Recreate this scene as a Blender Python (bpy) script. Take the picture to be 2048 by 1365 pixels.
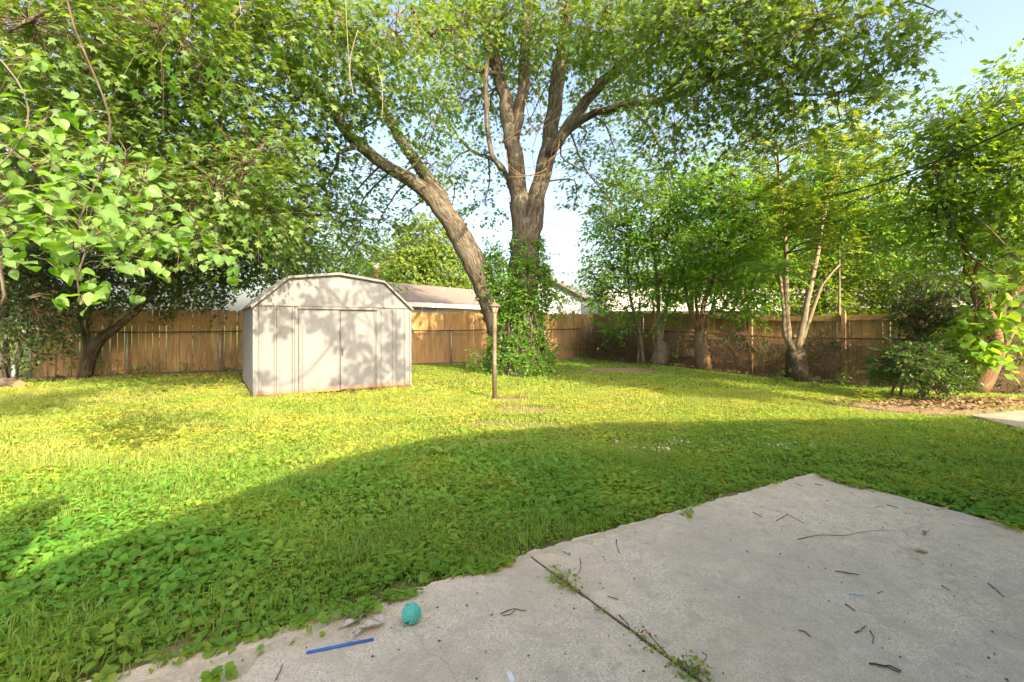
import bpy, math
import numpy as np
from mathutils import Vector, Matrix

scene = bpy.context.scene
for o in list(bpy.data.objects):
    bpy.data.objects.remove(o)
R = math.radians

# ------------------------------------------------------------------ camera, sky, sun, exposure
CAM_H = 1.39
FPX = 940.0                      # focal length in photograph pixels (2048 wide)
HOR = 650.0                      # horizon row
cam = bpy.data.cameras.new('camera')
cam.sensor_width = 36.0
cam.lens = FPX / 2048 * 36.0
cam.shift_y = -(682.5 - HOR) / 2048
cam.clip_start = 0.05
cam.clip_end = 2000
cam_o = bpy.data.objects.new('camera', cam)
scene.collection.objects.link(cam_o)
cam_o.location = (0, 0, CAM_H)
cam_o.rotation_euler = (R(90), 0, 0)
scene.camera = cam_o

SUN_AZ, SUN_EL = 146.5, 32.0     # clockwise from +Y
LD = Vector((-math.sin(R(SUN_AZ)) * math.cos(R(SUN_EL)), -math.cos(R(SUN_AZ)) * math.cos(R(SUN_EL)), -math.sin(R(SUN_EL))))
world = bpy.data.worlds.new('World')
scene.world = world
world.use_nodes = True
wn = world.node_tree.nodes
sky = wn.new('ShaderNodeTexSky')
sky.sky_type = 'NISHITA'
sky.sun_disc = False
sky.sun_elevation = R(SUN_EL)
sky.sun_rotation = R(SUN_AZ)
sky.air_density = 1.0
sky.dust_density = 5.2
sky.ozone_density = 1.2
world.node_tree.links.new(sky.outputs[0], wn['Background'].inputs[0])
wn['Background'].inputs[1].default_value = 0.15

sun = bpy.data.lights.new('sun', 'SUN')
sun.energy = 3.3
sun.angle = R(0.53)
sun.color = (1.0, 0.84, 0.60)
sun_o = bpy.data.objects.new('sun', sun)
scene.collection.objects.link(sun_o)
sun_o.rotation_euler = LD.to_track_quat('-Z', 'Y').to_euler()
sun_o.location = (10, -15, 12)

vs = scene.view_settings
vs.view_transform = 'Standard'
vs.look = 'None'
vs.gamma = 1
vs.exposure = 1.84
vs.use_white_balance = True
vs.white_balance_temperature = 7200
vs.white_balance_tint = 9
vs.use_curve_mapping = False
cy = scene.cycles
cy.use_denoising = True
cy.max_bounces = 8
cy.diffuse_bounces = 4
cy.glossy_bounces = 2
cy.transmission_bounces = 5
cy.transparent_max_bounces = 4
cy.caustics_reflective = False
cy.caustics_refractive = False
cy.sample_clamp_indirect = 6

# ------------------------------------------------------------------ helpers
def P(px, py, Z):
    """a point of the yard Z metres in front of the door step"""
    return np.array([(px - 1024) / FPX * Z, Z, CAM_H + (HOR - py) / FPX * Z])

def G(px, py, h=0.0):
    """a point on the ground"""
    Z = (CAM_H - h) * FPX / (py - HOR)
    return np.array([(px - 1024) / FPX * Z, Z, h])

def sstep(t):
    t = np.clip(t, 0, 1)
    return t * t * (3 - 2 * t)

def vnoise(x, y, s, seed):
    rg = np.random.RandomState(seed)
    g = rg.rand(64, 64)
    x = np.asarray(x) / s + 100.3
    y = np.asarray(y) / s + 100.7
    xi = np.floor(x).astype(int)
    yi = np.floor(y).astype(int)
    fx = x - xi
    fy = y - yi
    fx = fx * fx * (3 - 2 * fx)
    fy = fy * fy * (3 - 2 * fy)
    a = g[xi % 64, yi % 64]
    b = g[(xi + 1) % 64, yi % 64]
    c = g[xi % 64, (yi + 1) % 64]
    d = g[(xi + 1) % 64, (yi + 1) % 64]
    return (a * (1 - fx) + b * fx) * (1 - fy) + (c * (1 - fx) + d * fx) * fy

def gz(x, y):
    """height of the ground: the yard dips a little towards the right-hand fence"""
    x = np.asarray(x, float)
    y = np.asarray(y, float)
    d = -0.17 * sstep((x - 4.5) / 4.0) * sstep((y - 7.0) / 5.0)
    b = 0.05 * (vnoise(x, y, 2.3, 5) - 0.5) * sstep((y - 4.5) / 3.0)
    return d + b

class MB:
    """collects shapes for one mesh"""
    def __init__(s):
        s.v, s.f, s.t, s.mi = [], [], [], []
    def add(s, v, f, t=None, mi=0):
        b = len(s.v)
        s.v += [tuple(map(float, p)) for p in v]
        s.t += [tuple(map(float, p)) for p in (t if t is not None else v)]
        s.f += [tuple(i + b for i in q) for q in f]
        s.mi += [mi] * len(f)
        return s
    def box(s, c, size, ux=(1, 0, 0), uy=(0, 1, 0), uz=(0, 0, 1), mi=0):
        c = np.array(c, float)
        ux, uy, uz = (np.array(a, float) for a in (ux, uy, uz))
        hx, hy, hz = (a / 2 for a in size)
        v = [c + ux * hx * i + uy * hy * j + uz * hz * k for k in (-1, 1) for j in (-1, 1) for i in (-1, 1)]
        f = [(0, 2, 3, 1), (4, 5, 7, 6), (0, 1, 5, 4), (2, 6, 7, 3), (0, 4, 6, 2), (1, 3, 7, 5)]
        return s.add(v, f, mi=mi)
    def prism(s, poly, ext, mi=0):
        """poly: list of 3-D points, ext: extrusion vector"""
        n = len(poly)
        p = [np.array(a, float) for a in poly]
        e = np.array(ext, float)
        v = p + [a + e for a in p]
        f = [tuple(range(n))[::-1], tuple(range(n, 2 * n))] + [(i, (i + 1) % n, n + (i + 1) % n, n + i) for i in range(n)]
        return s.add(v, f, mi=mi)
    def tube(s, pts, rad, sides=8, cap=True, flute=0.0, seed=0, mi=0):
        v, f, t = tube(pts, rad, sides, cap, flute, seed)
        return s.add(v, f, t, mi=mi)
    def lathe(s, c, prof, sides=16, mi=0):
        c = np.array(c, float)
        v, f = [], []
        for r, z in prof:
            for k in range(sides):
                a = 2 * math.pi * k / sides
                v.append(c + np.array([r * math.cos(a), r * math.sin(a), z]))
        n = len(prof)
        for i in range(n - 1):
            for k in range(sides):
                k2 = (k + 1) % sides
                f.append((i * sides + k, i * sides + k2, (i + 1) * sides + k2, (i + 1) * sides + k))
        f.append(tuple(range(sides))[::-1])
        f.append(tuple((n - 1) * sides + k for k in range(sides)))
        return s.add(v, f, mi=mi)
    def build(s, name, mat, parent=None, smooth=False):
        me = bpy.data.meshes.new(name)
        me.from_pydata(s.v, [], s.f)
        a = me.attributes.new('tub', 'FLOAT_VECTOR', 'POINT')
        a.data.foreach_set('vector', np.array(s.t, np.float32).ravel())
        for m in (mat if isinstance(mat, (list, tuple)) else [mat]):
            me.materials.append(m)
        if any(s.mi):
            me.polygons.foreach_set('material_index', np.array(s.mi, np.int32))
        if smooth:
            me.polygons.foreach_set('use_smooth', np.ones(len(s.f), bool))
        me.update()
        return link(name, me, parent)

def link(name, me, parent=None):
    o = bpy.data.objects.new(name, me)
    scene.collection.objects.link(o)
    if parent is not None:
        o.parent = parent
        o.matrix_parent_inverse = parent.matrix_basis.inverted()
    return o

def tag(o, label=None, cat=None, group=None, kind=None):
    if label: o['label'] = label
    if cat: o['category'] = cat
    if group: o['group'] = group
    if kind: o['kind'] = kind
    return o

def empty(name, loc, label=None, cat=None, group=None):
    o = bpy.data.objects.new(name, None)
    scene.collection.objects.link(o)
    o.location = tuple(map(float, loc))
    o.empty_display_size = 0.2
    return tag(o, label, cat, group)

def spline(pts, step):
    """Catmull-Rom through rows of pts (any number of columns)"""
    p = np.array(pts, float)
    if len(p) == 2:
        n = max(1, int(np.linalg.norm(p[1, :3] - p[0, :3]) / step))
        return p[0] + (p[1] - p[0]) * np.linspace(0, 1, n + 1)[:, None]
    q = np.vstack([2 * p[0] - p[1], p, 2 * p[-1] - p[-2]])
    out = []
    for i in range(1, len(q) - 2):
        n = max(1, int(np.linalg.norm(q[i + 1, :3] - q[i, :3]) / step))
        for t in np.arange(n) / n:
            a, b, c, d = q[i - 1], q[i], q[i + 1], q[i + 2]
            out.append(.5 * (2 * b + (c - a) * t + (2 * a - 5 * b + 4 * c - d) * t * t + (3 * b - a - 3 * c + d) * t ** 3))
    out.append(q[-2])
    return np.array(out)

def tube(pts, rad, sides=8, cap=True, flute=0.0, seed=0):
    p = np.array(pts, float)
    n = len(p)
    rad = np.broadcast_to(np.array(rad, float), (n,))
    tan = np.gradient(p, axis=0)
    tan /= np.linalg.norm(tan, axis=1)[:, None] + 1e-9
    a = np.array([1.0, 0, 0]) if abs(tan[0, 0]) < .8 else np.array([0, 1.0, 0])
    a = a - tan[0] * a.dot(tan[0])
    a /= np.linalg.norm(a)
    rs = np.random.RandomState(seed)
    ph = rs.rand(4) * 6.28
    v, t = [], []
    L = 0
    ang = np.arange(sides) / sides * 2 * math.pi
    for i in range(n):
        a = a - tan[i] * a.dot(tan[i])
        a /= np.linalg.norm(a)
        b = np.cross(tan[i], a)
        if i: L += np.linalg.norm(p[i] - p[i - 1])
        rr = rad[i] * (1 + flute * (np.sin(3 * ang + ph[0] + L * .4) * .5 + np.sin(5 * ang + ph[1] - L * .7) * .5 + .5 * np.sin(L * 3.1 + ph[2] + 2 * ang)))
        ring = p[i] + (np.cos(ang) * rr)[:, None] * a + (np.sin(ang) * rr)[:, None] * b
        v += list(ring)
        t += [(math.cos(k) * rad[i] + seed * 1.7, math.sin(k) * rad[i], L + seed * 3.3) for k in ang]
    f = []
    for i in range(n - 1):
        for k in range(sides):
            k2 = (k + 1) % sides
            f.append((i * sides + k, i * sides + k2, (i + 1) * sides + k2, (i + 1) * sides + k))
    if cap:
        f.append(tuple(range(sides))[::-1])
        f.append(tuple((n - 1) * sides + k for k in range(sides)))
    return v, f, t

def tri_mesh(name, V, F, mat, parent=None, tint=None, smooth=False):
    """fast mesh from numpy triangles"""
    me = bpy.data.meshes.new(name)
    V = np.ascontiguousarray(V, np.float32)
    F = np.ascontiguousarray(F, np.int32)
    me.vertices.add(len(V))
    me.vertices.foreach_set('co', V.ravel())
    me.loops.add(3 * len(F))
    me.loops.foreach_set('vertex_index', F.ravel())
    me.polygons.add(len(F))
    me.polygons.foreach_set('loop_start', np.arange(0, 3 * len(F), 3, dtype=np.int32))
    if smooth:
        me.polygons.foreach_set('use_smooth', np.ones(len(F), bool))
    me.update(calc_edges=True)
    if tint is not None:
        a = me.attributes.new('tint', 'FLOAT', 'POINT')
        a.data.foreach_set('value', np.ascontiguousarray(tint, np.float32))
    for m in (mat if isinstance(mat, (list, tuple)) else [mat]):
        me.materials.append(m)
    return link(name, me, parent)

def nrm(a):
    return a / (np.linalg.norm(a, axis=-1, keepdims=True) + 1e-9)

def leaf_arrays(tpl, pos, tip, nor, size, tint):
    """place a leaf template at each pos; tip = direction of its tip, nor = rough face normal"""
    tv, tf = tpl
    y = nrm(tip)
    x = nrm(np.cross(y, nor))
    z = np.cross(x, y)
    M = np.stack([x, y, z], axis=1)                       # rows: axes
    V = np.einsum('vi,nij->nvj', tv, M) * size[:, None, None] + pos[:, None, :]
    nv = len(tv)
    F = tf[None] + (np.arange(len(pos)) * nv)[:, None, None]
    return V.reshape(-1, 3), F.reshape(-1, 3), np.repeat(tint, nv)

def join(parts):
    V, F, T, b = [], [], [], 0
    for v, f, t in parts:
        V.append(v); F.append(f + b); T.append(t); b += len(v)
    return np.vstack(V), np.vstack(F), np.concatenate(T)

def fan(outline, c, zf):
    pts = [c] + outline
    v = np.array([(x, y, zf(x, y)) for x, y in pts])
    n = len(outline)
    f = np.array([(0, 1 + i, 1 + (i + 1) % n) for i in range(n)])[:, ::-1]
    return v, f

def mirror(half):
    return half + [(-x, y) for x, y in reversed(half) if abs(x) > 1e-6]

LEAF_MAPLE = fan(mirror([(0, .04), (.40, .10), (.20, .36), (.46, .70), (.15, .60), (0, 1.0)]), (0, .38), lambda x, y: -.25 * abs(x) + .06 - .12 * max(0, y - .5))
def strip(half, zf):
    """leaf outline without a centre vertex, split along the midrib"""
    n = len(half)
    v = [(x, y, zf(x, y)) for x, y in half] + [(-x, y, zf(-x, y)) for x, y in half[1:-1]]
    top, bot = n - 1, 0
    f = [(0, i, i + 1) for i in range(1, n - 1)] + [(0, (n + i if i < n - 2 else top), n + i - 1) for i in range(1, n - 1)]
    return np.array(v), np.array(f)
LEAF_OVATE = strip([(0, 0), (.28, .26), (.25, .64), (0, 1)], lambda x, y: .28 * abs(x) - .25 * (y - .45) ** 2)
LEAF_DIAMOND = (np.array([(0, 0, 0), (.3, .42, .07), (0, 1, -.08), (-.3, .42, .07)]), np.array([(0, 1, 2), (0, 2, 3)]))
LEAF_ROUND = strip([(0, .04), (.46, .14), (.42, .72), (0, .92)], lambda x, y: .12 * abs(x) + .15 * (x * x + (y - .42) ** 2))
LEAF_LANCE = strip([(0, 0), (.15, .28), (.13, .62), (0, 1)], lambda x, y: .35 * abs(x) - .3 * (y - .45) ** 2)

def sprays(rs, C, D, length, L, size, spread=.5, tpl=LEAF_MAPLE, droop=.35, flat=.55):
    """leafy shoots: each starts at C, runs along D and carries L leaves on alternate sides"""
    n = len(C)
    D = nrm(D)
    up = np.array([0, 0, 1.0])
    side = nrm(np.cross(D, up) + 1e-4)
    ln = length * (.6 + .8 * rs.rand(n))
    t = (np.arange(L) + .5) / L
    t = t[None] + (rs.rand(n, L) - .5) * .1
    sg = np.where(np.arange(L) % 2 == 0, 1, -1)[None] * np.ones((n, 1))
    pos = C[:, None] + D[:, None] * (ln[:, None] * t)[..., None] + np.array([0, 0, -1]) * (droop * ln[:, None] * t * t)[..., None]
    pos = pos + side[:, None] * (sg * .06 * (1 + rs.rand(n, L)))[..., None] * (length / .5) + (rs.rand(n, L, 3) - .5) * .14 * (length / .5)
    tip = D[:, None] * .6 + side[:, None] * (sg * (spread + .5 * rs.rand(n, L)))[..., None] + (rs.rand(n, L, 3) - .5) * .9
    tip[..., 2] -= .15 + .45 * rs.rand(n, L)
    nor = up + (rs.rand(n, L, 3) - .5) * 2 * (1 - flat) * 1.6
    sz = size * (.6 + .75 * rs.rand(n, L))
    ct = rs.rand(n, 1) * .55
    tint = np.clip(ct + rs.rand(n, L) * .45, 0, 1)
    return leaf_arrays(tpl, pos.reshape(-1, 3), tip.reshape(-1, 3), nor.reshape(-1, 3), sz.ravel(), tint.ravel()), C + D * ln[:, None] + np.array([0, 0, -1]) * (droop * ln)[:, None]

def thin_tubes(A, Bm, Bp, r0, r1):
    """three-sided twigs A -> Bm -> Bp for many twigs at once"""
    n = len(A)
    d = nrm(Bp - A)
    a = nrm(np.cross(d, np.array([.3, .2, 1.0])))
    b = np.cross(d, a)
    V = []
    rr = [r0, (r0 + r1) / 2, r1]
    for p, r in zip((A, Bm, Bp), rr):
        for k in range(3):
            th = 2.0944 * k
            V.append(p + (a * math.cos(th) + b * math.sin(th)) * np.reshape(r, (-1, 1)))
    V = np.stack(V, 1)
    f = []
    for i in range(2):
        for k in range(3):
            k2 = (k + 1) % 3
            f += [(i * 3 + k, i * 3 + k2, i * 3 + 3 + k2), (i * 3 + k, i * 3 + 3 + k2, i * 3 + 3 + k)]
    F = np.array(f)[None] + (np.arange(n) * 9)[:, None, None]
    return V.reshape(-1, 3), F.reshape(-1, 3), np.repeat(np.linspace(0, 1, n), 9)

# ------------------------------------------------------------------ materials
def mat_new(name):
    m = bpy.data.materials.new(name)
    m.use_nodes = True
    nt = m.node_tree
    return m, nt, nt.nodes, nt.links, nt.nodes['Principled BSDF']

def N(nt, typ, **kw):
    n = nt.nodes.new(typ)
    for k, v in kw.items():
        if k.startswith('i_'):
            n.inputs[int(k[2:]) if k[2:].isdigit() else k[2:]].default_value = v
        else:
            setattr(n, k, v)
    return n

def noise(nt, vec, scale, detail=4, rough=.6, dist=0):
    n = N(nt, 'ShaderNodeTexNoise')
    n.inputs['Scale'].default_value = scale
    n.inputs['Detail'].default_value = detail
    n.inputs['Roughness'].default_value = rough
    n.inputs['Distortion'].default_value = dist
    if vec is not None: nt.links.new(vec, n.inputs['Vector'])
    return n.outputs['Fac']

def ramp(nt, fac, stops):
    n = N(nt, 'ShaderNodeValToRGB')
    e = n.color_ramp.elements
    while len(e) < len(stops): e.new(.5)
    for i, (p, c) in enumerate(stops):
        e[i].position = p
        e[i].color = (*c, 1) if len(c) == 3 else c
    nt.links.new(fac, n.inputs[0])
    return n.outputs[0]

def mixc(nt, fac, a, b, mode='MIX'):
    n = N(nt, 'ShaderNodeMix', data_type='RGBA', blend_type=mode)
    for s, v in ((0, fac), (6, a), (7, b)):
        if hasattr(v, 'links') or hasattr(v, 'is_linked'): nt.links.new(v, n.inputs[s])
        else: n.inputs[s].default_value = v if s == 0 else (*v, 1)
    return n.outputs[2]

def mapping(nt, vec, scale):
    n = N(nt, 'ShaderNodeMapping')
    n.inputs['Scale'].default_value = scale
    nt.links.new(vec, n.inputs[0])
    return n.outputs[0]

def bump(nt, h, strength, dist=.02):
    n = N(nt, 'ShaderNodeBump')
    n.inputs['Strength'].default_value = strength
    n.inputs['Distance'].default_value = dist
    nt.links.new(h, n.inputs['Height'])
    return n.outputs[0]

def leaf_mat(name, dark, mid, light, trans=.4, tcol=None, rough=.42, spec=.35, objrand=False):
    m, nt, ns, lk, bs = mat_new(name)
    if objrand:
        fac = N(nt, 'ShaderNodeObjectInfo').outputs['Random']
    else:
        fac = N(nt, 'ShaderNodeAttribute', attribute_name='tint').outputs['Fac']
    col = ramp(nt, fac, [(0, dark), (.5, mid), (1, light)])
    geo = N(nt, 'ShaderNodeNewGeometry')
    tc = N(nt, 'ShaderNodeTexCoord')
    big = noise(nt, tc.outputs['Object'], 1.1, 2)
    col = mixc(nt, big, mixc(nt, .35, col, (dark[0] * .8, dark[1] * .8, dark[2] * .8)), col)
    under = mixc(nt, .3, col, (.25, .30, .20))
    bcol = mixc(nt, geo.outputs['Backfacing'], col, under)
    lk.new(bcol, bs.inputs['Base Color'])
    bs.inputs['Roughness'].default_value = rough
    bs.inputs['Specular IOR Level'].default_value = spec
    tr = N(nt, 'ShaderNodeBsdfTranslucent')
    tcol = tcol or (min(1, light[0] * 2.2), min(1, light[1] * 2.0), light[2] * .8)
    lk.new(mixc(nt, .5, tcol, col), tr.inputs[0])
    mx = N(nt, 'ShaderNodeMixShader')
    mx.inputs[0].default_value = trans
    lk.new(bs.outputs[0], mx.inputs[1])
    lk.new(tr.outputs[0], mx.inputs[2])
    lk.new(mx.outputs[0], ns['Material Output'].inputs[0])
    return m

def bark_mat(name, c0, c1, c2, sc=1.0, depth=.03):
    m, nt, ns, lk, bs = mat_new(name)
    v = N(nt, 'ShaderNodeAttribute', attribute_name='tub').outputs['Vector']
    st = mapping(nt, v, (11 * sc, 11 * sc, 1.7 * sc))
    ridg = noise(nt, st, 1.6, 6, .65, .6)
    fine = noise(nt, mapping(nt, v, (50, 50, 16)), 1.0, 4)
    pat = noise(nt, v, 1.3, 3)
    col = ramp(nt, ridg, [(.36, c0), (.5, c1), (.68, c2)])
    col = mixc(nt, fine, mixc(nt, .3, col, c0), col)
    col = mixc(nt, ramp(nt, pat, [(.5, (0, 0, 0)), (.7, (1, 1, 1))]), col, mixc(nt, .45, col, (.20, .21, .17)))
    lk.new(col, bs.inputs['Base Color'])
    bs.inputs['Roughness'].default_value = .9
    bs.inputs['Specular IOR Level'].default_value = .15
    h = mixc(nt, .25, ridg, fine)
    lk.new(bump(nt, h, 1.0, depth), bs.inputs['Normal'])
    return m

def plain(name, col, rough=.7, spec=.3, metal=0, var=.12, scale=6, bmp=0, coord='Object'):
    m, nt, ns, lk, bs = mat_new(name)
    tc = N(nt, 'ShaderNodeTexCoord')
    f = noise(nt, tc.outputs[coord], scale, 5)
    c = ramp(nt, f, [(.3, tuple(a * (1 - var) for a in col)), (.7, tuple(min(1, a * (1 + var)) for a in col))])
    lk.new(c, bs.inputs['Base Color'])
    bs.inputs['Roughness'].default_value = rough
    bs.inputs['Specular IOR Level'].default_value = spec
    bs.inputs['Metallic'].default_value = metal
    if bmp: lk.new(bump(nt, noise(nt, tc.outputs[coord], scale * 5, 4), bmp, .004), bs.inputs['Normal'])
    return m

def wood_mat(name, c0, c1, c2):
    m, nt, ns, lk, bs = mat_new(name)
    tc = N(nt, 'ShaderNodeTexCoord')
    oi = N(nt, 'ShaderNodeObjectInfo')
    ad = N(nt, 'ShaderNodeVectorMath', operation='ADD')
    lk.new(tc.outputs['Object'], ad.inputs[0])
    cmb = N(nt, 'ShaderNodeCombineXYZ')
    mul = N(nt, 'ShaderNodeMath', operation='MULTIPLY')
    mul.inputs[1].default_value = 40
    lk.new(oi.outputs['Random'], mul.inputs[0])
    lk.new(mul.outputs[0], cmb.inputs[2])
    lk.new(cmb.outputs[0], ad.inputs[1])
    v = ad.outputs[0]
    grain = noise(nt, mapping(nt, v, (60, 60, 2.2)), 1, 5, .6, .4)
    stain = noise(nt, mapping(nt, v, (4, 4, .9)), 1, 3)
    c = ramp(nt, grain, [(.3, c0), (.55, c1), (.75, c2)])
    c = mixc(nt, oi.outputs['Random'], mixc(nt, .35, c, c0), mixc(nt, .25, c, c2))
    c = mixc(nt, ramp(nt, stain, [(.45, (0, 0, 0)), (.75, (.6, .6, .6))]), c, (.10, .085, .065))
    lk.new(c, bs.inputs['Base Color'])
    bs.inputs['Roughness'].default_value = .85
    bs.inputs['Specular IOR Level'].default_value = .2
    lk.new(bump(nt, grain, .5, .004), bs.inputs['Normal'])
    return m

M = {}
M['maple_leaf'] = leaf_mat('maple_leaf', (.028, .10, .018), (.08, .205, .036), (.22, .33, .065), .44)
M['near_leaf'] = leaf_mat('near_leaf', (.055, .18, .016), (.10, .27, .022), (.19, .38, .038), .46, rough=.38, spec=.4)
M['near_leaf_o'] = leaf_mat('near_leaf_o', (.055, .18, .016), (.10, .27, .022), (.19, .38, .038), .46, rough=.38, spec=.4, objrand=True)
def add_veins(m):
    """pale midrib and side veins in the leaf's own frame (x across, y to the tip)"""
    nt = m.node_tree
    bs = nt.nodes['Principled BSDF']
    src = bs.inputs['Base Color'].links[0].from_socket
    tc = N(nt, 'ShaderNodeTexCoord')
    sp = N(nt, 'ShaderNodeSeparateXYZ')
    nt.links.new(tc.outputs['Object'], sp.inputs[0])
    def mth(op, a, b=None):
        n = N(nt, 'ShaderNodeMath', operation=op)
        for k, v in ((0, a), (1, b)):
            if v is None: continue
            if isinstance(v, (int, float)): n.inputs[k].default_value = v
            else: nt.links.new(v, n.inputs[k])
        return n.outputs[0]
    ax = mth('ABSOLUTE', sp.outputs[0])
    mid = mth('LESS_THAN', ax, .016)
    w = mth('FRACT', mth('MULTIPLY', mth('SUBTRACT', sp.outputs[1], mth('MULTIPLY', ax, .7)), 7.0))
    side = mth('MULTIPLY', mth('LESS_THAN', w, .13), .6)
    v = mth('MAXIMUM', mid, side)
    col = mixc(nt, mth('MULTIPLY', v, .55), src, (.34, .45, .14))
    blot = noise(nt, tc.outputs['Object'], 5, 4)
    col = mixc(nt, ramp(nt, blot, [(.62, (0, 0, 0)), (.74, (.6, .6, .6))]), col, (.22, .24, .05))
    nt.links.new(col, bs.inputs['Base Color'])
    nt.links.new(bump(nt, v, .4, .05), bs.inputs['Normal'])
add_veins(M['near_leaf_o'])
M['dark_leaf'] = leaf_mat('dark_leaf', (.010, .034, .008), (.024, .066, .013), (.06, .12, .024), .3)  # leaf colours darkened to carry the deep shade of the thickets
M['fence_leaf'] = leaf_mat('fence_leaf', (.056, .20, .022), (.11, .29, .034), (.21, .37, .05), .5)
M['bright_leaf'] = leaf_mat('bright_leaf', (.10, .22, .022), (.17, .30, .034), (.28, .38, .05), .52)
M['pinnate_leaf'] = leaf_mat('pinnate_leaf', (.08, .21, .035), (.14, .29, .04), (.27, .33, .055), .5)
M['frond'] = leaf_mat('frond', (.13, .32, .09), (.18, .38, .11), (.26, .44, .14), .5)
M['shrub_leaf'] = leaf_mat('shrub_leaf', (.022, .075, .014), (.05, .14, .024), (.12, .23, .04), .32, rough=.4, spec=.4)
M['broad_leaf'] = leaf_mat('broad_leaf', (.075, .23, .03), (.145, .32, .04), (.28, .42, .055), .5, rough=.4, spec=.4)
M['ivy_leaf'] = leaf_mat('ivy_leaf', (.04, .15, .022), (.10, .27, .035), (.24, .40, .06), .42, rough=.4, spec=.4)
M['far_leaf'] = leaf_mat('far_leaf', (.10, .19, .035), (.17, .27, .05), (.27, .35, .08), .45)
M['lawn_leaf'] = leaf_mat('lawn_leaf', (.075, .25, .045), (.175, .37, .06), (.48, .46, .09), .44, rough=.65, spec=.12)
M['grass_blade'] = leaf_mat('grass_blade', (.09, .27, .035), (.21, .38, .05), (.52, .49, .15), .42, rough=.5, spec=.2)
M['bark'] = bark_mat('maple_bark', (.035, .029, .024), (.125, .105, .085), (.29, .25, .205), 1.7, .05)
M['bark_dark'] = bark_mat('dark_bark', (.03, .024, .018), (.085, .065, .05), (.17, .14, .11), 1.6, .02)
M['bark_pale'] = bark_mat('pale_bark', (.13, .10, .07), (.26, .21, .15), (.38, .32, .24), 2.0, .008)
M['bark_orange'] = bark_mat('orange_bark', (.10, .055, .03), (.22, .13, .075), (.36, .24, .15), 2.0, .012)
M['twig'] = plain('twig', (.16, .12, .085), .85, .15)
M['dry_vine'] = plain('dry_vine', (.36, .31, .22), .8, .2)
M['fence_wood'] = wood_mat('fence_wood', (.30, .165, .07), (.48, .29, .13), (.62, .42, .22))
M['fence_wood_r'] = wood_mat('fence_wood_r', (.27, .165, .075), (.44, .285, .14), (.58, .41, .22))
M['galv'] = plain('galvanised', (.42, .43, .44), .45, .5, .7, .15)
M['rust_pipe'] = plain('rusty_pipe', (.10, .07, .05), .8, .2, .2, .3, 20)

def ground_mat():
    m, nt, ns, lk, bs = mat_new('ground_soil')
    tc = N(nt, 'ShaderNodeTexCoord')
    v = tc.outputs['Object']
    soil = N(nt, 'ShaderNodeAttribute', attribute_name='tint').outputs['Fac']
    a = noise(nt, v, 1.7, 6)
    b = noise(nt, v, 35, 5, .7)
    green = ramp(nt, b, [(.3, (.045, .075, .018)), (.55, (.10, .13, .03)), (.75, (.20, .17, .07))])
    dirt = ramp(nt, b, [(.28, (.16, .105, .065)), (.55, (.33, .235, .16)), (.78, (.47, .37, .27))])
    dirt = mixc(nt, a, dirt, mixc(nt, .4, dirt, (.2, .13, .08)))
    lk.new(mixc(nt, soil, green, dirt), bs.inputs['Base Color'])
    bs.inputs['Roughness'].default_value = .95
    bs.inputs['Specular IOR Level'].default_value = .1
    lk.new(bump(nt, b, .8, .02), bs.inputs['Normal'])
    return m
M['ground'] = ground_mat()

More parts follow.
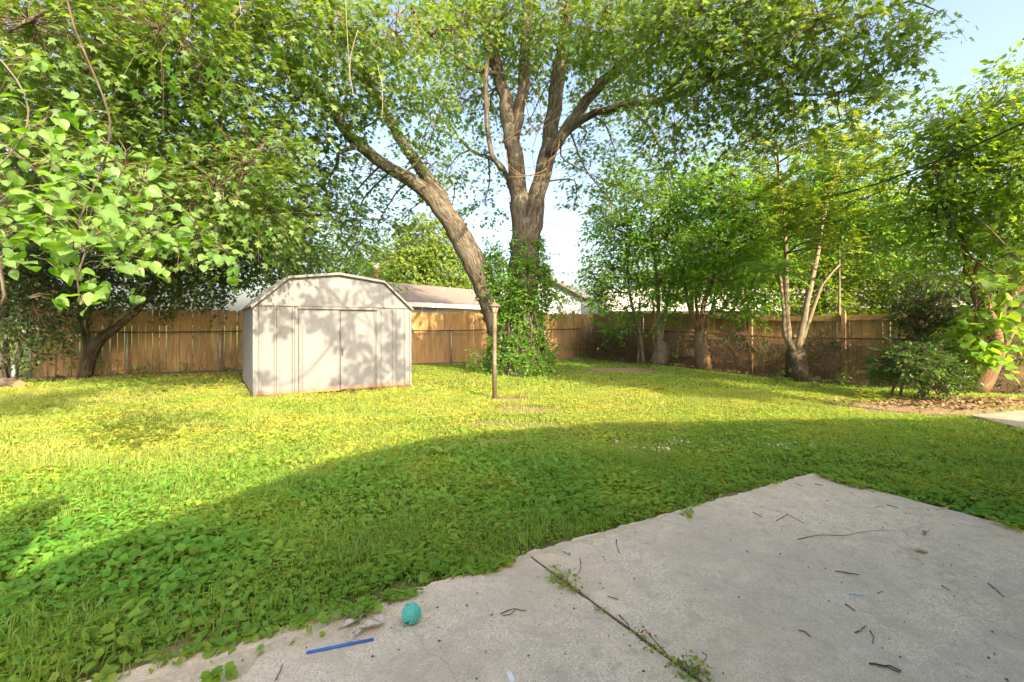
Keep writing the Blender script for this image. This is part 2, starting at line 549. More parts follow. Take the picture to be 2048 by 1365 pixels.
def concrete_mat(name, base):
    m, nt, ns, lk, bs = mat_new(name)
    tc = N(nt, 'ShaderNodeTexCoord')
    v = tc.outputs['Object']
    g = N(nt, 'ShaderNodeTexVoronoi')
    g.inputs['Scale'].default_value = 210
    lk.new(v, g.inputs['Vector'])
    wn_ = N(nt, 'ShaderNodeTexWhiteNoise')
    lk.new(g.outputs['Position'], wn_.inputs['Vector'])
    fine = noise(nt, v, 260, 3, .7)
    mid = noise(nt, v, 14, 6, .65)
    big = noise(nt, v, 1.1, 4, .6, .4)
    sandy = noise(nt, v, .55, 3, .5)
    c = ramp(nt, wn_.outputs['Value'], [(.0, tuple(a * .52 for a in base)), (.25, tuple(a * .86 for a in base)), (.7, base), (.96, tuple(a * 1.15 for a in base)), (1, tuple(min(.85, a * 1.6) for a in base))])
    c = mixc(nt, ramp(nt, big, [(.38, (0, 0, 0)), (.60, (1, 1, 1))]), c, mixc(nt, .6, c, (base[0] * .66, base[1] * .68, base[2] * .70)))
    c = mixc(nt, ramp(nt, sandy, [(.5, (0, 0, 0)), (.75, (.6, .6, .6))]), c, (base[0] * 1.06, base[1] * .93, base[2] * .76))
    c = mixc(nt, ramp(nt, mid, [(.3, (.75, .75, .75)), (.52, (0, 0, 0))]), c, tuple(a * .6 for a in base))
    blot = noise(nt, v, 3.2, 5, .6, .8)
    c = mixc(nt, ramp(nt, blot, [(.52, (0, 0, 0)), (.66, (.55, .55, .55))]), c, tuple(a * .66 for a in base))
    c = mixc(nt, ramp(nt, blot, [(.30, (.5, .5, .5)), (.40, (0, 0, 0))]), c, (base[0] * 1.12, base[1] * 1.08, base[2] * 1.0))
    ds = N(nt, 'ShaderNodeVectorMath', operation='ADD')
    nz = N(nt, 'ShaderNodeTexNoise'); nz.inputs['Scale'].default_value = 2.5; nz.inputs['Detail'].default_value = 6
    lk.new(v, nz.inputs['Vector']); lk.new(v, ds.inputs[0])
    sc_ = N(nt, 'ShaderNodeVectorMath', operation='SCALE'); sc_.inputs['Scale'].default_value = .55
    lk.new(nz.outputs['Color'], sc_.inputs[0]); lk.new(sc_.outputs[0], ds.inputs[1])
    ck = N(nt, 'ShaderNodeTexVoronoi', feature='DISTANCE_TO_EDGE'); ck.inputs['Scale'].default_value = .42
    lk.new(ds.outputs[0], ck.inputs['Vector'])
    c = mixc(nt, ramp(nt, ck.outputs['Distance'], [(.0, (.28, .28, .28)), (.0016, (0, 0, 0))]), c, tuple(a * .3 for a in base))
    pep = noise(nt, v, 75, 2, .5)
    c = mixc(nt, ramp(nt, pep, [(.70, (0, 0, 0)), (.74, (.7, .7, .7))]), c, tuple(a * .35 for a in base))
    lk.new(c, bs.inputs['Base Color'])
    bs.inputs['Roughness'].default_value = .9
    bs.inputs['Specular IOR Level'].default_value = .2
    lk.new(bump(nt, mixc(nt, .5, fine, wn_.outputs['Value']), .35, .004), bs.inputs['Normal'])
    return m
M['concrete'] = concrete_mat('concrete', (.74, .61, .485))
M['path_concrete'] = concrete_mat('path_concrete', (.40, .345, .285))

# ------------------------------------------------------------------ ground, patio, path
YA = R(29.5)
U = np.array([math.cos(YA), math.sin(YA), 0])
W = np.array([-math.sin(YA), math.cos(YA), 0])
def UV(u, v, z=0): return U * u + W * v + np.array([0, 0, z])
def to_uv(x, y): return x * U[0] + y * U[1], x * W[0] + y * W[1]

FA = np.array([-12.6, 12.35])      # left end of back fence
FC = np.array([3.5, 19.7])         # corner
FR = np.array([11.4, 10.16])       # right fence leaves the picture

PATH_POLY = [G(1942, 836), G(2048, 866), np.array([10.5, 4.6, 0]), np.array([12, 7.5, 0]), G(2048, 826)]
def in_poly(x, y, poly):
    c = np.zeros(len(x), bool)
    n = len(poly)
    for i in range(n):
        x1, y1 = poly[i][:2]
        x2, y2 = poly[(i + 1) % n][:2]
        k = ((y1 > y) != (y2 > y)) & (x < (x2 - x1) * (y - y1) / (y2 - y1 + 1e-12) + x1)
        c ^= k
    return c

def soil_mask(x, y):
    """0 = covered by plants, 1 = bare"""
    x = np.asarray(x, float)
    y = np.asarray(y, float)
    n1 = vnoise(x, y, .35, 11)
    n2 = vnoise(x, y, .12, 12)
    w = (n1 - .5) * .7 + (n2 - .5) * .5
    s = np.zeros_like(x)
    def ell(cx, cy, rx, ry, k=1.0):
        d = np.sqrt(((x - cx) / rx) ** 2 + ((y - cy) / ry) ** 2) + w * .55
        return k * (1 - sstep((d - .75) / .45))
    p = G(1240, 741); s = np.maximum(s, ell(p[0], p[1], 1.15, .95))
    p = G(1010, 800); s = np.maximum(s, ell(p[0] + .1, p[1], .34, .28, .9))
    p = G(1050, 820); s = np.maximum(s, ell(p[0], p[1], .55, .35, .75))
    p = G(1020, 850); s = np.maximum(s, ell(p[0], p[1], .75, .28, .62))
    p = G(600, 940); s = np.maximum(s, ell(p[0], p[1], .3, .25, .5))
    p = G(990, 883); s = np.maximum(s, ell(p[0], p[1], .32, .1, .8))
    p = G(1108, 882); s = np.maximum(s, ell(p[0], p[1], .15, .08, .9))
    p = G(1110, 745); s = np.maximum(s, ell(p[0] - .4, p[1] - .4, 1.1, .6, .6))
    p = G(1840, 815); s = np.maximum(s, ell(p[0], p[1], 1.5, .75))
    p = G(1940, 800); s = np.maximum(s, ell(p[0] + .3, p[1], 2.0, .8, .9))
    # along the fences
    for a, b, wd in ((FA, FC, .55), (FC, FR, 1.1)):
        d = b - a
        L = np.linalg.norm(d)
        dist = np.abs((x - a[0]) * d[1] - (y - a[1]) * d[0]) / L
        s = np.maximum(s, .9 * (1 - sstep((dist - wd * .45 + w * .3) / (wd * .6))))
    # scuffed strip along the patio's far edge
    u, v = to_uv(x, y)
    ed = np.where((u < 4.45), np.abs(v - 2.40), 9)
    edge = np.where(v > 2.3, ed, 9)
    s = np.maximum(s, .8 * (1 - sstep((edge + w * .22 - .005) / .06)))
    lf = np.sqrt(((u + .1) / .5) ** 2 + ((v - 2.20) / .09) ** 2) + w * .8
    s = np.maximum(s, 1 - sstep((lf - .75) / .4))
    return s

xs = np.unique(np.concatenate([np.array([-600, -300, -150, -80, -50, -35, -25]), np.arange(-18, 14.01, .2), np.array([18, 25, 35, 50, 80, 150, 300, 600])]))
ys = np.unique(np.concatenate([np.array([-300, -100, -50, -30, -20, -12, -8, -5, -3, -1.5]), np.arange(0, 21.01, .2), np.array([25, 32, 40, 60, 90, 150, 300, 600, 900])]))
gx, gy = np.meshgrid(xs, ys)
gv = np.stack([gx.ravel(), gy.ravel(), gz(gx, gy).ravel()], 1)
uu, vv = to_uv(gv[:, 0], gv[:, 1])
gv[:, 2] -= .05 * ((uu < 4.44) & (vv < 2.36) & (vv > -1.3) & (uu > -2.2))     # under the slabs
nx, ny = len(xs), len(ys)
ii = (np.arange(ny - 1)[:, None] * nx + np.arange(nx - 1)[None]).ravel()
gf = np.vstack([np.stack([ii, ii + 1, ii + nx + 1], 1), np.stack([ii, ii + nx + 1, ii + nx], 1)])
ground = tri_mesh('ground', gv, gf, M['ground'], tint=soil_mask(gv[:, 0], gv[:, 1]) * ((np.abs(gv[:, 0]) < 20) & (gv[:, 1] < 22)), smooth=True)
tag(ground, 'flat back yard ground of soil and lawn', None, None, 'structure')

PT = .035
patio = empty('patio', UV(1.5, .6), 'worn grey concrete patio of two slabs beside the lawn', None)
tag(patio, kind='structure')
rs = np.random.RandomState(3)
JU = lambda v: 1.512 - .05 * (v - 1.2)
def slab(u0, u1, v0, v1, worn):
    poly = []
    def edge(a, b, amp, n):
        for k in range(n):
            t = k / n
            p = np.array(a) * (1 - t) + np.array(b) * t
            poly.append((p[0] + (rs.rand() - .5) * amp, p[1] + (rs.rand() - .5) * amp))
    (ua, ub), (uc, ud) = u0, u1                       # left edge at v0 and v1, right edge at v0 and v1
    edge((ua, v0), (uc, v0), .004, 12)
    edge((uc, v0), (ud, v1), .016 if worn else .008, 60)
    edge((ud, v1), (ub, v1), .03, 70)
    edge((ub, v1), (ua, v0), .008, 60)
    mb = MB()
    n = len(poly)
    c = np.mean(poly, 0)
    ins = []
    for k in range(n):
        q = np.array(poly[k]); d = q - c
        ins.append(q - d / np.linalg.norm(d) * .012)
    v = [UV(*p, -.08) for p in poly] + [UV(*p, PT - .008) for p in poly] + [UV(*p, PT) for p in ins]
    f = [tuple(range(2 * n, 3 * n))]
    for k in range(n):
        k2 = (k + 1) % n
        f += [(k, k2, n + k2, n + k), (n + k, n + k2, 2 * n + k2, 2 * n + k)]
    mb.add(v, f)
    return mb.build('slab', M['concrete'], patio)
slab((-2.6, -2.6), (JU(-1.15) - .008, JU(2.36) - .008), -1.15, 2.36, False)
slab((JU(-1.15) + .008, JU(2.40) + .008), (4.50, 4.50), -1.15, 2.40, True)

mb = MB()
pp = [np.array([p[0], p[1], float(gz(p[0], p[1])) - .06]) for p in PATH_POLY]
mb.prism(pp, (0, 0, .12))
path = mb.build('path', M['path_concrete'])
tag(path, 'small corner of a pale concrete path by the shrubs', None, None, 'structure')

# ------------------------------------------------------------------ house behind the camera (only its shadow is seen)
M['siding'] = plain('house_siding', (.70, .66, .58), .7)
M['shingle'] = plain('house_shingle', (.13, .11, .10), .9, .1, 0, .25, 30)
M['white_paint'] = plain('white_paint', (.78, .77, .74), .5)
M['glass_dark'] = plain('window_glass', (.05, .06, .07), .1, .6)
M['brick'] = plain('chimney_brick', (.26, .13, .09), .9, .1, 0, .3, 25)
house = empty('house', UV(3.5, -4, 0), 'low gabled house at the back of the patio', 'house')
prof = [(-2.1, 2.16), (-.83, 2.77), (1.1, 3.68), (2.44, 3.98), (4.71, 3.77), (8.13, 2.66), (9.5, 2.22)]
VW, VG = -1.2, -.9
mb = MB()
mb.prism([UV(-1.7, VW, 0)] + [UV(u, VW, z - .16) for u, z in [(-1.7, 2.3)] + prof[1:-1] + [(9.1, 2.3)]] + [UV(9.1, VW, 0)], -W * 9)
mb.build('wall', M['siding'], house)
mb = MB()
top = [UV(u, VG, z) for u, z in prof]
bot = [UV(u, VG, z - .14) for u, z in prof]
mb.prism(top + bot[::-1], -W * 9.6)
roof = mb.build('roof', M['shingle'], house)
mb = MB()
mb.box(UV(-.85, -2.1, 3.5), (.27, .3, 1.66), U, W)
mb.build('chimney', M['brick'], roof)
mb = MB(); mb.box(UV(1.9, VW + .03, 1.06), (.92, .08, 2.05), U, W); mb.build('door', M['white_paint'], house)
mb = MB(); mb.box(UV(5.2, VW + .02, 1.5), (1.4, .06, 1.1), U, W); mb.build('window', M['glass_dark'], house)

# ------------------------------------------------------------------ wooden fences
def fence_dir(a, b):
    d = np.array([b[0] - a[0], b[1] - a[1], 0.0])
    L = np.linalg.norm(d)
    return d / L, L

def board_mesh(name, w, h, t, ear, mat):
    """dog-eared picket standing on z = 0, face along local -Y"""
    e = .035 if ear else .004
    prof = [(-w / 2, 0), (w / 2, 0), (w / 2, h - e), (w / 2 - e, h), (-w / 2 + e, h), (-w / 2, h - e)]
    mb = MB()
    mb.prism([(x, -t / 2, z) for x, z in prof], (0, t, 0))
    me = bpy.data.meshes.new(name)
    me.from_pydata(mb.v, [], mb.f)
    me.materials.append(mat)
    return me

def put(name, me, parent, loc, ang, tilt=0.0, yaw=0.0):
    o = link(name, me)
    o.parent = parent
    o.matrix_parent_inverse = parent.matrix_basis.inverted()
    o.location = tuple(map(float, loc))
    o.rotation_euler = (tilt * .4, tilt, ang + yaw)
    return o

rs = np.random.RandomState(21)
def wood_fence(a, b, label, mat, boards_dev, gapf, ear, post_ds, rails, front, root_name='wooden_fence'):
    d, L = fence_dir(a, b)
    nrm_ = np.array([d[1], -d[0], 0])                # towards the yard for the back fence
    if nrm_.dot(np.array([-a[0], -a[1], 0])) < 0: nrm_ = -nrm_
    root = empty(root_name, (a[0], a[1], float(gz(*a))), label, 'fence', 'wooden fences around the yard')
    ang = math.atan2(d[1], d[0])
    mes = [board_mesh('board', .138 + .004 * k, 1.80 + boards_dev * (k - 1.5), .016, ear, mat) for k in range(4)]
    s = .07
    while s < L:
        p = np.array([a[0], a[1], 0]) + d * s
        g = gapf(p)
        z = float(gz(p[0], p[1])) + .03 + rs.rand() * .015
        put('board', mes[rs.randint(4)], root, (p[0], p[1], z), ang, (rs.rand() - .5) * .012, (rs.rand() - .5) * .02)
        s += .142 + g
    for hz, hh in rails:
        mb = MB()
        off = nrm_ * (.05 * front)
        n = max(2, int(L / 2.4))
        for k in range(n):
            p0 = np.array([a[0], a[1], 0]) + d * (L * k / n + .004) + off
            p1 = np.array([a[0], a[1], 0]) + d * (L * (k + 1) / n - .004) + off
            mb = MB()
            dd = p1 - p0
            q = (p0 + p1) / 2
            z0, z1 = float(gz(*p0[:2])), float(gz(*p1[:2]))
            dd = np.array([dd[0], dd[1], z1 - z0])
            mb.box((q[0], q[1], (z0 + z1) / 2 + hz), (np.linalg.norm(dd), .038, hh), dd / np.linalg.norm(dd), nrm_)
            mb.build('rail', mat, root)
    for s in post_ds:
        p = np.array([a[0], a[1], 0]) + d * s + nrm_ * (.115 * front)
        z = float(gz(p[0], p[1]))
        mb = MB()
        c = np.array([p[0], p[1], z + .94])
        mb.box(c, (.095, .095, 1.98), d, nrm_)
        mb.box(c + np.array([0, 0, 1.0]), (.075, .075, .02), d, nrm_)
        mb.build('post', mat, root)
    return root, d, L, nrm_

dB, LB = fence_dir(FA, FC)
def s_at(px, a, d):
    """distance along a fence at which it crosses picture column px"""
    k = (px - 1024) / FPX
    return (k * a[1] - a[0]) / (d[0] - k * d[1])
back_fence, dB, LB, nB = wood_fence(FA, FC, 'weathered brown dog-eared picket fence across the back of the yard', M['fence_wood'], .008,
    lambda p: (.014 + .012 * rs.rand()) if p[0] < -5 else .003 * rs.rand(), True,
    [s_at(147, FA, dB), s_at(930, FA, dB), s_at(1150, FA, dB), LB - .15], [(.35, .09), (1.45, .09)], -1)
# the posts of the back fence that stick up above the boards are on the far side; the end post is on this side
dR, LR = fence_dir(FC, FR)
right_fence, dR, LR, nR = wood_fence(FC, FR, 'brown picket fence with rails and posts facing us behind the row of saplings', M['fence_wood_r'], .002,
    lambda p: .002 + .006 * rs.rand(), False, [s_at(1310, FC, dR), s_at(1398, FC, dR), s_at(1505, FC, dR), s_at(1690, FC, dR), s_at(1850, FC, dR)],
    [(1.76, .14), (1.05, .09), (.3, .09)], 1)

# ------------------------------------------------------------------ chain-link fences in front of the boards
def chain_link(a, b, nn, off, label, posts, rail_mat, post_mat):
    d, L = fence_dir(a, b)
    root = empty('chain_link_fence', (a[0] + nn[0] * off, a[1] + nn[1] * off, float(gz(*a))), label, 'fence', 'chain-link fences in front of the boards')
    base = lambda s: np.array([a[0], a[1], 0]) + d * s + nn * off
    H = 1.2
    mb = MB()
    pts = []
    for k in range(int(L / 1.2) + 1):
        p = base(min(L, k * 1.2))
        pts.append((p[0], p[1], float(gz(p[0], p[1])) + H + .012 * math.sin(k * 1.9)))
    mb.tube(pts, .022, 6)
    mb.build('top_rail', rail_mat, root, True)
    for s in posts:
        p = base(s) - nn * .03
        z = float(gz(p[0], p[1]))
        mb = MB()
        mb.tube([(p[0], p[1], z - .05), (p[0], p[1], z + H + .02)], .03, 10)
        o = mb.build('post', post_mat, root, True)
        mb = MB()
        mb.lathe((p[0], p[1], z + H + .02), [(.035, 0), (.035, .02), (.02, .045), (.004, .055)], 8)
        mb.build('cap', post_mat, o, True)
    # woven wire: zigzag strands
    n = int(L / .06)
    s = (np.arange(n) + .5) * L / n
    hs = np.arange(0, 21)
    zz = .03 + hs * .057
    A, B = [], []
    for par in (0, 1):
        for k in range(20):
            s0 = s + (.03 if (k + par) % 2 else -.03)
            s1 = s + (.03 if (k + 1 + par) % 2 else -.03)
            p0 = np.array([a[0], a[1], 0])[None] + d[None] * s0[:, None] + nn[None] * (off + .004 * (1 if par else -1))
            p1 = np.array([a[0], a[1], 0])[None] + d[None] * s1[:, None] + nn[None] * (off + .004 * (1 if par else -1))
            g = gz(p0[:, 0], p0[:, 1])
            p0[:, 2] = g + zz[k]
            p1[:, 2] = g + zz[k + 1]
            A.append(p0); B.append(p1)
        break
    A = np.vstack(A); B = np.vstack(B)
    r = np.full(len(A), .0017)
    v, f, t = thin_tubes(A, (A + B) / 2, B, r, r)
    vv_ = v.reshape(-1, 9, 3)[:, [0, 1, 2, 6, 7, 8]].reshape(-1, 3)
    f = (np.array([(0, 1, 4), (0, 4, 3), (1, 2, 5), (1, 5, 4), (2, 0, 3), (2, 3, 5)])[None] + (np.arange(len(A)) * 6)[:, None, None]).reshape(-1, 3)
    v, t = vv_, np.zeros(len(vv_))
    o = tri_mesh('wire_mesh', v, f, M['galv'], root, tint=t)
    o['kind'] = 'stuff'
    return root
sB = lambda px: s_at(px, FA + nB[:2] * .2, dB)
chain_link(FA, FC, nB, .2, 'grey chain-link fence standing in front of the back picket fence', [sB(60), sB(253), sB(440), sB(640), sB(903), sB(1090), LB - .35], M['rust_pipe'], M['galv'])
sR = lambda px: s_at(px, FC + nR[:2] * .32, dR)
chain_link(FC + dR[:2] * .3, FR, nR, .32, 'chain-link fence with rusty top rail in front of the side fence', [sR(1240), sR(1392), sR(1566), sR(1762)], M['rust_pipe'], M['galv'])

# ------------------------------------------------------------------ metal shed
def shed_mat():
    m, nt, ns, lk, bs = mat_new('shed_paint')
    tc = N(nt, 'ShaderNodeTexCoord')
    v = tc.outputs['Object']
    big = noise(nt, v, 1.6, 5)
    streak = noise(nt, mapping(nt, v, (16, 16, 1.4)), 1, 5, .65)
    spot = noise(nt, v, 22, 5, .7)
    c = ramp(nt, big, [(.35, (.17, .177, .202)), (.65, (.20, .207, .232))])
    c = mixc(nt, ramp(nt, streak, [(.52, (0, 0, 0)), (.75, (.45, .45, .45))]), c, (.16, .155, .15))
    sep = N(nt, 'ShaderNodeSeparateXYZ')
    lk.new(v, sep.inputs[0])
    low = N(nt, 'ShaderNodeMapRange')
    low.inputs[1].default_value = .35
    low.inputs[2].default_value = .0
    lk.new(sep.outputs[2], low.inputs[0])
    ad = N(nt, 'ShaderNodeMath', operation='MULTIPLY')
    lk.new(low.outputs[0], ad.inputs[0])
    lk.new(spot, ad.inputs[1])
    rust = ramp(nt, ad.outputs[0], [(.29, (0, 0, 0)), (.44, (1, 1, 1))])
    c = mixc(nt, rust, c, (.30, .15, .07))
    chips = ramp(nt, spot, [(.68, (0, 0, 0)), (.75, (.7, .7, .7))])
    c = mixc(nt, chips, c, (.46, .36, .27))
    lk.new(c, bs.inputs['Base Color'])
    bs.inputs['Roughness'].default_value = .55
    bs.inputs['Specular IOR Level'].default_value = .3
    lk.new(bump(nt, big, .15, .03), bs.inputs['Normal'])
    return m
M['shed'] = shed_mat()
M['rust'] = plain('rust', (.15, .095, .06), .9, .1, 0, .4, 30)
M['shed_trim'] = plain('shed_trim', (.18, .187, .21), .6, .3, 0, .18, 14)
M['dark_gap'] = plain('dark_gap_shade', (.06, .05, .045), .7)  # dark fill for the gaps and the shade strip under the roof trim
SA = R(33)
SF = np.array([math.cos(SA), math.sin(SA), 0])
SBk = np.array([-math.sin(SA), math.cos(SA), 0])
S0 = np.array([-4.85, 8.83, 0.0])
SW, SD, SH, SK, SP = 3.07, 3.0, 1.76, 2.31, 2.43
shed = empty('metal_shed', S0 + SF * SW / 2, 'dull white metal garden shed with gambrel roof and sliding doors', 'shed')
shed.rotation_euler = (0, 0, SA)
def S(s, b, z): return S0 + SF * s + SBk * b + np.array([0, 0, z])
def sbuild(mb, name, mat, parent=shed, smooth=False):
    """put a mesh into the shed's own frame"""
    inv = np.array(Matrix.Rotation(SA, 3, 'Z').inverted())
    org = S0 + SF * SW / 2
    mb.v = [tuple(inv @ (np.array(p) - org)) for p in mb.v]
    mb.t = mb.v
    o = mb.build(name, mat, None, smooth)
    o.parent = parent
    return o
def ribbed(a, b, z0, z1, ribs, depth=.014, half=.018, back=None):
    """folded steel sheet along a line a->b (s,b pairs); ribs at given distances stand proud"""
    a = np.array(a, float); b = np.array(b, float)
    L = np.linalg.norm(b - a)
    prof = [(0, 0)]
    for r in sorted(ribs):
        prof += [(r - half - .006, 0), (r - half, depth), (r + half, depth), (r + half + .006, 0)]
    prof.append((L, 0))
    d = (b - a) / L
    n = np.array([d[1], -d[0]])
    mb = MB()
    v = []
    for z in (z0, z1):
        for t, h in prof:
            q = a + d * t + n * h
            v.append(S(q[0], q[1], z))
    k = len(prof)
    mb.add(v, [(i, i + 1, k + i + 1, k + i) for i in range(k - 1)])
    return mb
ZB = .02
DO = (.78, 2.29)                       # door opening along the front
ribs_side = [r for r in np.arange(.25, SD, .29)]
# front panels either side of the doors
sbuild(ribbed((0, 0), (DO[0] + .04, 0), ZB, SH, [.10, .36, .46, .68], .012, .014), 'wall_panel', M['shed'])
sbuild(ribbed((DO[1] - .04, 0), (SW, 0), ZB, SH, [.17, .42, .50, .70], .012, .014), 'wall_panel', M['shed'])
sbuild(ribbed((SW, 0), (SW, SD), ZB, SH, ribs_side), 'wall_panel', M['shed'])
sbuild(ribbed((SW, SD), (0, SD), ZB, SH, ribs_side), 'wall_panel', M['shed'])
sbuild(ribbed((0, SD), (0, 0), ZB, SH, ribs_side), 'wall_panel', M['shed'])
# doors: two hanging leaves, the left one in front of the frame, the right one slightly behind
mb = ribbed((DO[0], -.030), (1.543, -.030), ZB + .02, 1.70, [.012, .75], .008, .010)
dl = sbuild(mb, 'door', M['shed'])
mb = ribbed((1.568, -.012), (DO[1], -.012), ZB + .035, 1.695, [.02, .71], .008, .010)
dr = sbuild(mb, 'door', M['shed'])
mb = MB(); mb.box(S(1.556, -.005, .87), (.07, .006, 1.68), SF, SBk); sbuild(mb, 'door_gap', M['dark_gap'])
mb = MB()
mb.box(S(1.60, -.036, .83), (.03, .012, .13), SF, SBk)
mb.box(S(1.60, -.052, .88), (.02, .03, .012), SF, SBk)
mb.box(S(1.60, -.052, .78), (.02, .03, .012), SF, SBk)
mb.box(S(1.60, -.068, .83), (.02, .010, .11), SF, SBk)
h = sbuild(mb, 'handle', M['rust'])
mb = MB(); mb.box(S((DO[0] + DO[1]) / 2, -.035, 1.725), (DO[1] - DO[0] + .05, .05, .035), SF, SBk); sbuild(mb, 'door_track', M['shed_trim'])
mb = MB(); mb.box(S((DO[0] + DO[1]) / 2 + .02, -.052, 1.705), (DO[1] - DO[0], .014, .016), SF, SBk); sbuild(mb, 'track_slot', M['dark_gap'])
mb = MB(); mb.box(S(1.98, -.02, ZB + .03), (.66, .04, .03), SF, SBk); sbuild(mb, 'bottom_rail', M['rust'])
M['seam'] = plain('seam_dirt_and_shade', (.16, .14, .125), .85, .1, 0, .35, 12)  # dirt lines on the seams, doubling as painted shade lines of the ribs
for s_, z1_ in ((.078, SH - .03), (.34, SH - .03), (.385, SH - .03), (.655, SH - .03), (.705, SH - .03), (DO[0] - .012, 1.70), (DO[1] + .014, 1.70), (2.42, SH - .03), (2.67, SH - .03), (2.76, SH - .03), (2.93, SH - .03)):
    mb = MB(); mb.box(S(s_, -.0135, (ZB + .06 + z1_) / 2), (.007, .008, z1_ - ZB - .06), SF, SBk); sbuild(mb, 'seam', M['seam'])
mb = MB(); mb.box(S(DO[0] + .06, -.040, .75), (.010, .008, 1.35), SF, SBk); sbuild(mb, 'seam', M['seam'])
# gables
for b, nm in ((-.006, 'gable'), (SD + .006, 'gable')):
    for s0, s1, z0a, z1a in ((0, .60, SH, SK), (.60, SW / 2, SK, SP), (SW / 2, SW - .60, SP, SK), (SW - .60, SW, SK, SH)):
        mb = MB()
        q = [S(s0 + .002, b, SH - .01), S(s1 - .002, b, SH - .01), S(s1 - .002, b, z1a - .012), S(s0 + .002, b, z0a - .012)]
        mb.prism(q, SBk * .01)
        sbuild(mb, 'gable_panel', M['shed'])
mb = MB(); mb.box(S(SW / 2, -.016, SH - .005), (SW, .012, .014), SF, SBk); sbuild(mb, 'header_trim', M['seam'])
# roof sheets with overhang
OV = .06
rp = [(-.045, SH - .028), (.60, SK + .012), (SW / 2, SP + .012), (SW - .60, SK + .012), (SW + .045, SH - .028)]
for i in range(4):
    (s0, z0), (s1, z1) = rp[i], rp[i + 1]
    mb = MB()
    nvec = np.array([-(z1 - z0), s1 - s0]); nvec /= np.linalg.norm(nvec)
    mb.prism([S(s0, -OV, z0), S(s1, -OV, z1), S(s1 + nvec[0] * .012, -OV, z1 + nvec[1] * .012), S(s0 + nvec[0] * .012, -OV, z0 + nvec[1] * .012)], SBk * (SD + 2 * OV))
    n = 5
    for k in range(n):
        bb = (k + .5) / n * SD
        mb.prism([S(s0 + nvec[0] * .010, bb, z0 + nvec[1] * .010), S(s1 + nvec[0] * .010, bb, z1 + nvec[1] * .010), S(s1 + nvec[0] * .03, bb, z1 + nvec[1] * .03), S(s0 + nvec[0] * .03, bb, z0 + nvec[1] * .03)], SBk * .04)
    sbuild(mb, 'roof_sheet', M['shed'])
    # edge trim along the gable
    mb = MB()
    mb.prism([S(s0, -OV - .012, z0 - .026), S(s1, -OV - .012, z1 - .026), S(s1, -OV - .012, z1 + .018), S(s0, -OV - .012, z0 + .018)], SBk * .010)
    sbuild(mb, 'roof_trim', M['shed_trim'])
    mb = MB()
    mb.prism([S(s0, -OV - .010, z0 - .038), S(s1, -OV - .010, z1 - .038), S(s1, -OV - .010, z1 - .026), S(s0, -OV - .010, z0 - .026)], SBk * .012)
    sbuild(mb, 'trim_shade_line', M['dark_gap'])  # dark strip standing in for the shade line under the trim
for s, b in ((0, 0), (SW, 0), (0, SD), (SW, SD)):
    mb = MB(); mb.box(S(s, b, (SH + ZB) / 2), (.04, .04, SH - ZB), SF, SBk); sbuild(mb, 'corner_trim', M['shed_trim'])
for a, b in (((0, -.02), (DO[0], -.02)), ((DO[1], -.02), (SW, -.02)), ((-.02, 0), (-.02, SD))):
    a = np.array(a); b = np.array(b); m_ = (a + b) / 2; L_ = np.linalg.norm(b - a)
    dd = (b - a) / L_
    w3 = SF * dd[0] + SBk * dd[1]
    mb = MB()
    mb.box(S(m_[0], m_[1], .035), (L_, .02, .05), w3, np.cross([0, 0, 1], w3))
    sbuild(mb, 'base_rail', M['rust'])

# ------------------------------------------------------------------ lamp post
M['lamp_brown'] = plain('lamp_brown', (.17, .125, .10), .55, .4, .1, .3, 9)
M['lamp_glass'] = plain('lamp_glass', (.42, .36, .27), .25, .5)
lp = G(989, 798)
lamp = empty('lamp_post', lp, 'slim brown metal lamp post with a small lantern on top', 'lamp post')
mb = MB()
mb.lathe(lp, [(.042, -.1), (.042, .62), (.0455, .63), (.0455, .66), (.040, .67), (.039, 1.28), (.044, 1.30), (.044, 1.60), (.035, 1.61)], 16)
mb.build('pole', M['lamp_brown'], lamp, True)
mb = MB()
def ring4(c, r, z, n=6): return [c + np.array([r * math.cos(2 * math.pi * k / n + .3), r * math.sin(2 * math.pi * k / n + .3), z]) for k in range(n)]
mb = MB(); mb.lathe(lp, [(.03, 1.605), (.055, 1.615), (.055, 1.63), (.045, 1.64)], 6); mb.build('lantern_base', M['lamp_brown'], lamp)
mb = MB(); mb.lathe(lp, [(.048, 1.641), (.082, 1.735)], 6); gl = mb.build('glass', M['lamp_glass'], lamp)
mb = MB()
for k in range(6):
    a = 2 * math.pi * k / 6
    c = lambda r, z: (lp[0] + r * math.cos(a), lp[1] + r * math.sin(a), z)
    mb.tube([c(.05, 1.638), c(.086, 1.738)], .006, 4)
mb.build('lantern_frame', M['lamp_brown'], lamp)
mb = MB(); mb.lathe(lp, [(.112, 1.733), (.114, 1.741), (.075, 1.775), (.035, 1.80), (.022, 1.812)], 6); cp = mb.build('lantern_cap', M['lamp_brown'], lamp)
mb = MB(); mb.lathe(lp, [(.012, 1.81), (.022, 1.822), (.010, 1.832), (.007, 1.86), (.001, 1.885)], 8); mb.build('finial', M['lamp_brown'], cp, True)

# ------------------------------------------------------------------ houses beyond the fence
def lap_wall(mb, a, b, z0, z1, n, step=.012):
    """clapboard wall from a to b: each course leans out"""
    a = np.array([*a, 0.0]); b = np.array([*b, 0.0])
    nn = np.cross(nrm(b - a), [0, 0, 1])
    for k in range(n):
        za, zb = z0 + (z1 - z0) * k / n, z0 + (z1 - z0) * (k + 1) / n
        o0, o1 = nn * step * 1.8, nn * .001
        v = [a + o0 + [0, 0, za], b + o0 + [0, 0, za], b + o1 + [0, 0, zb], a + o1 + [0, 0, zb], a + [0, 0, za], b + [0, 0, za]]
        mb.add(v, [(0, 1, 2, 3), (4, 5, 1, 0)])

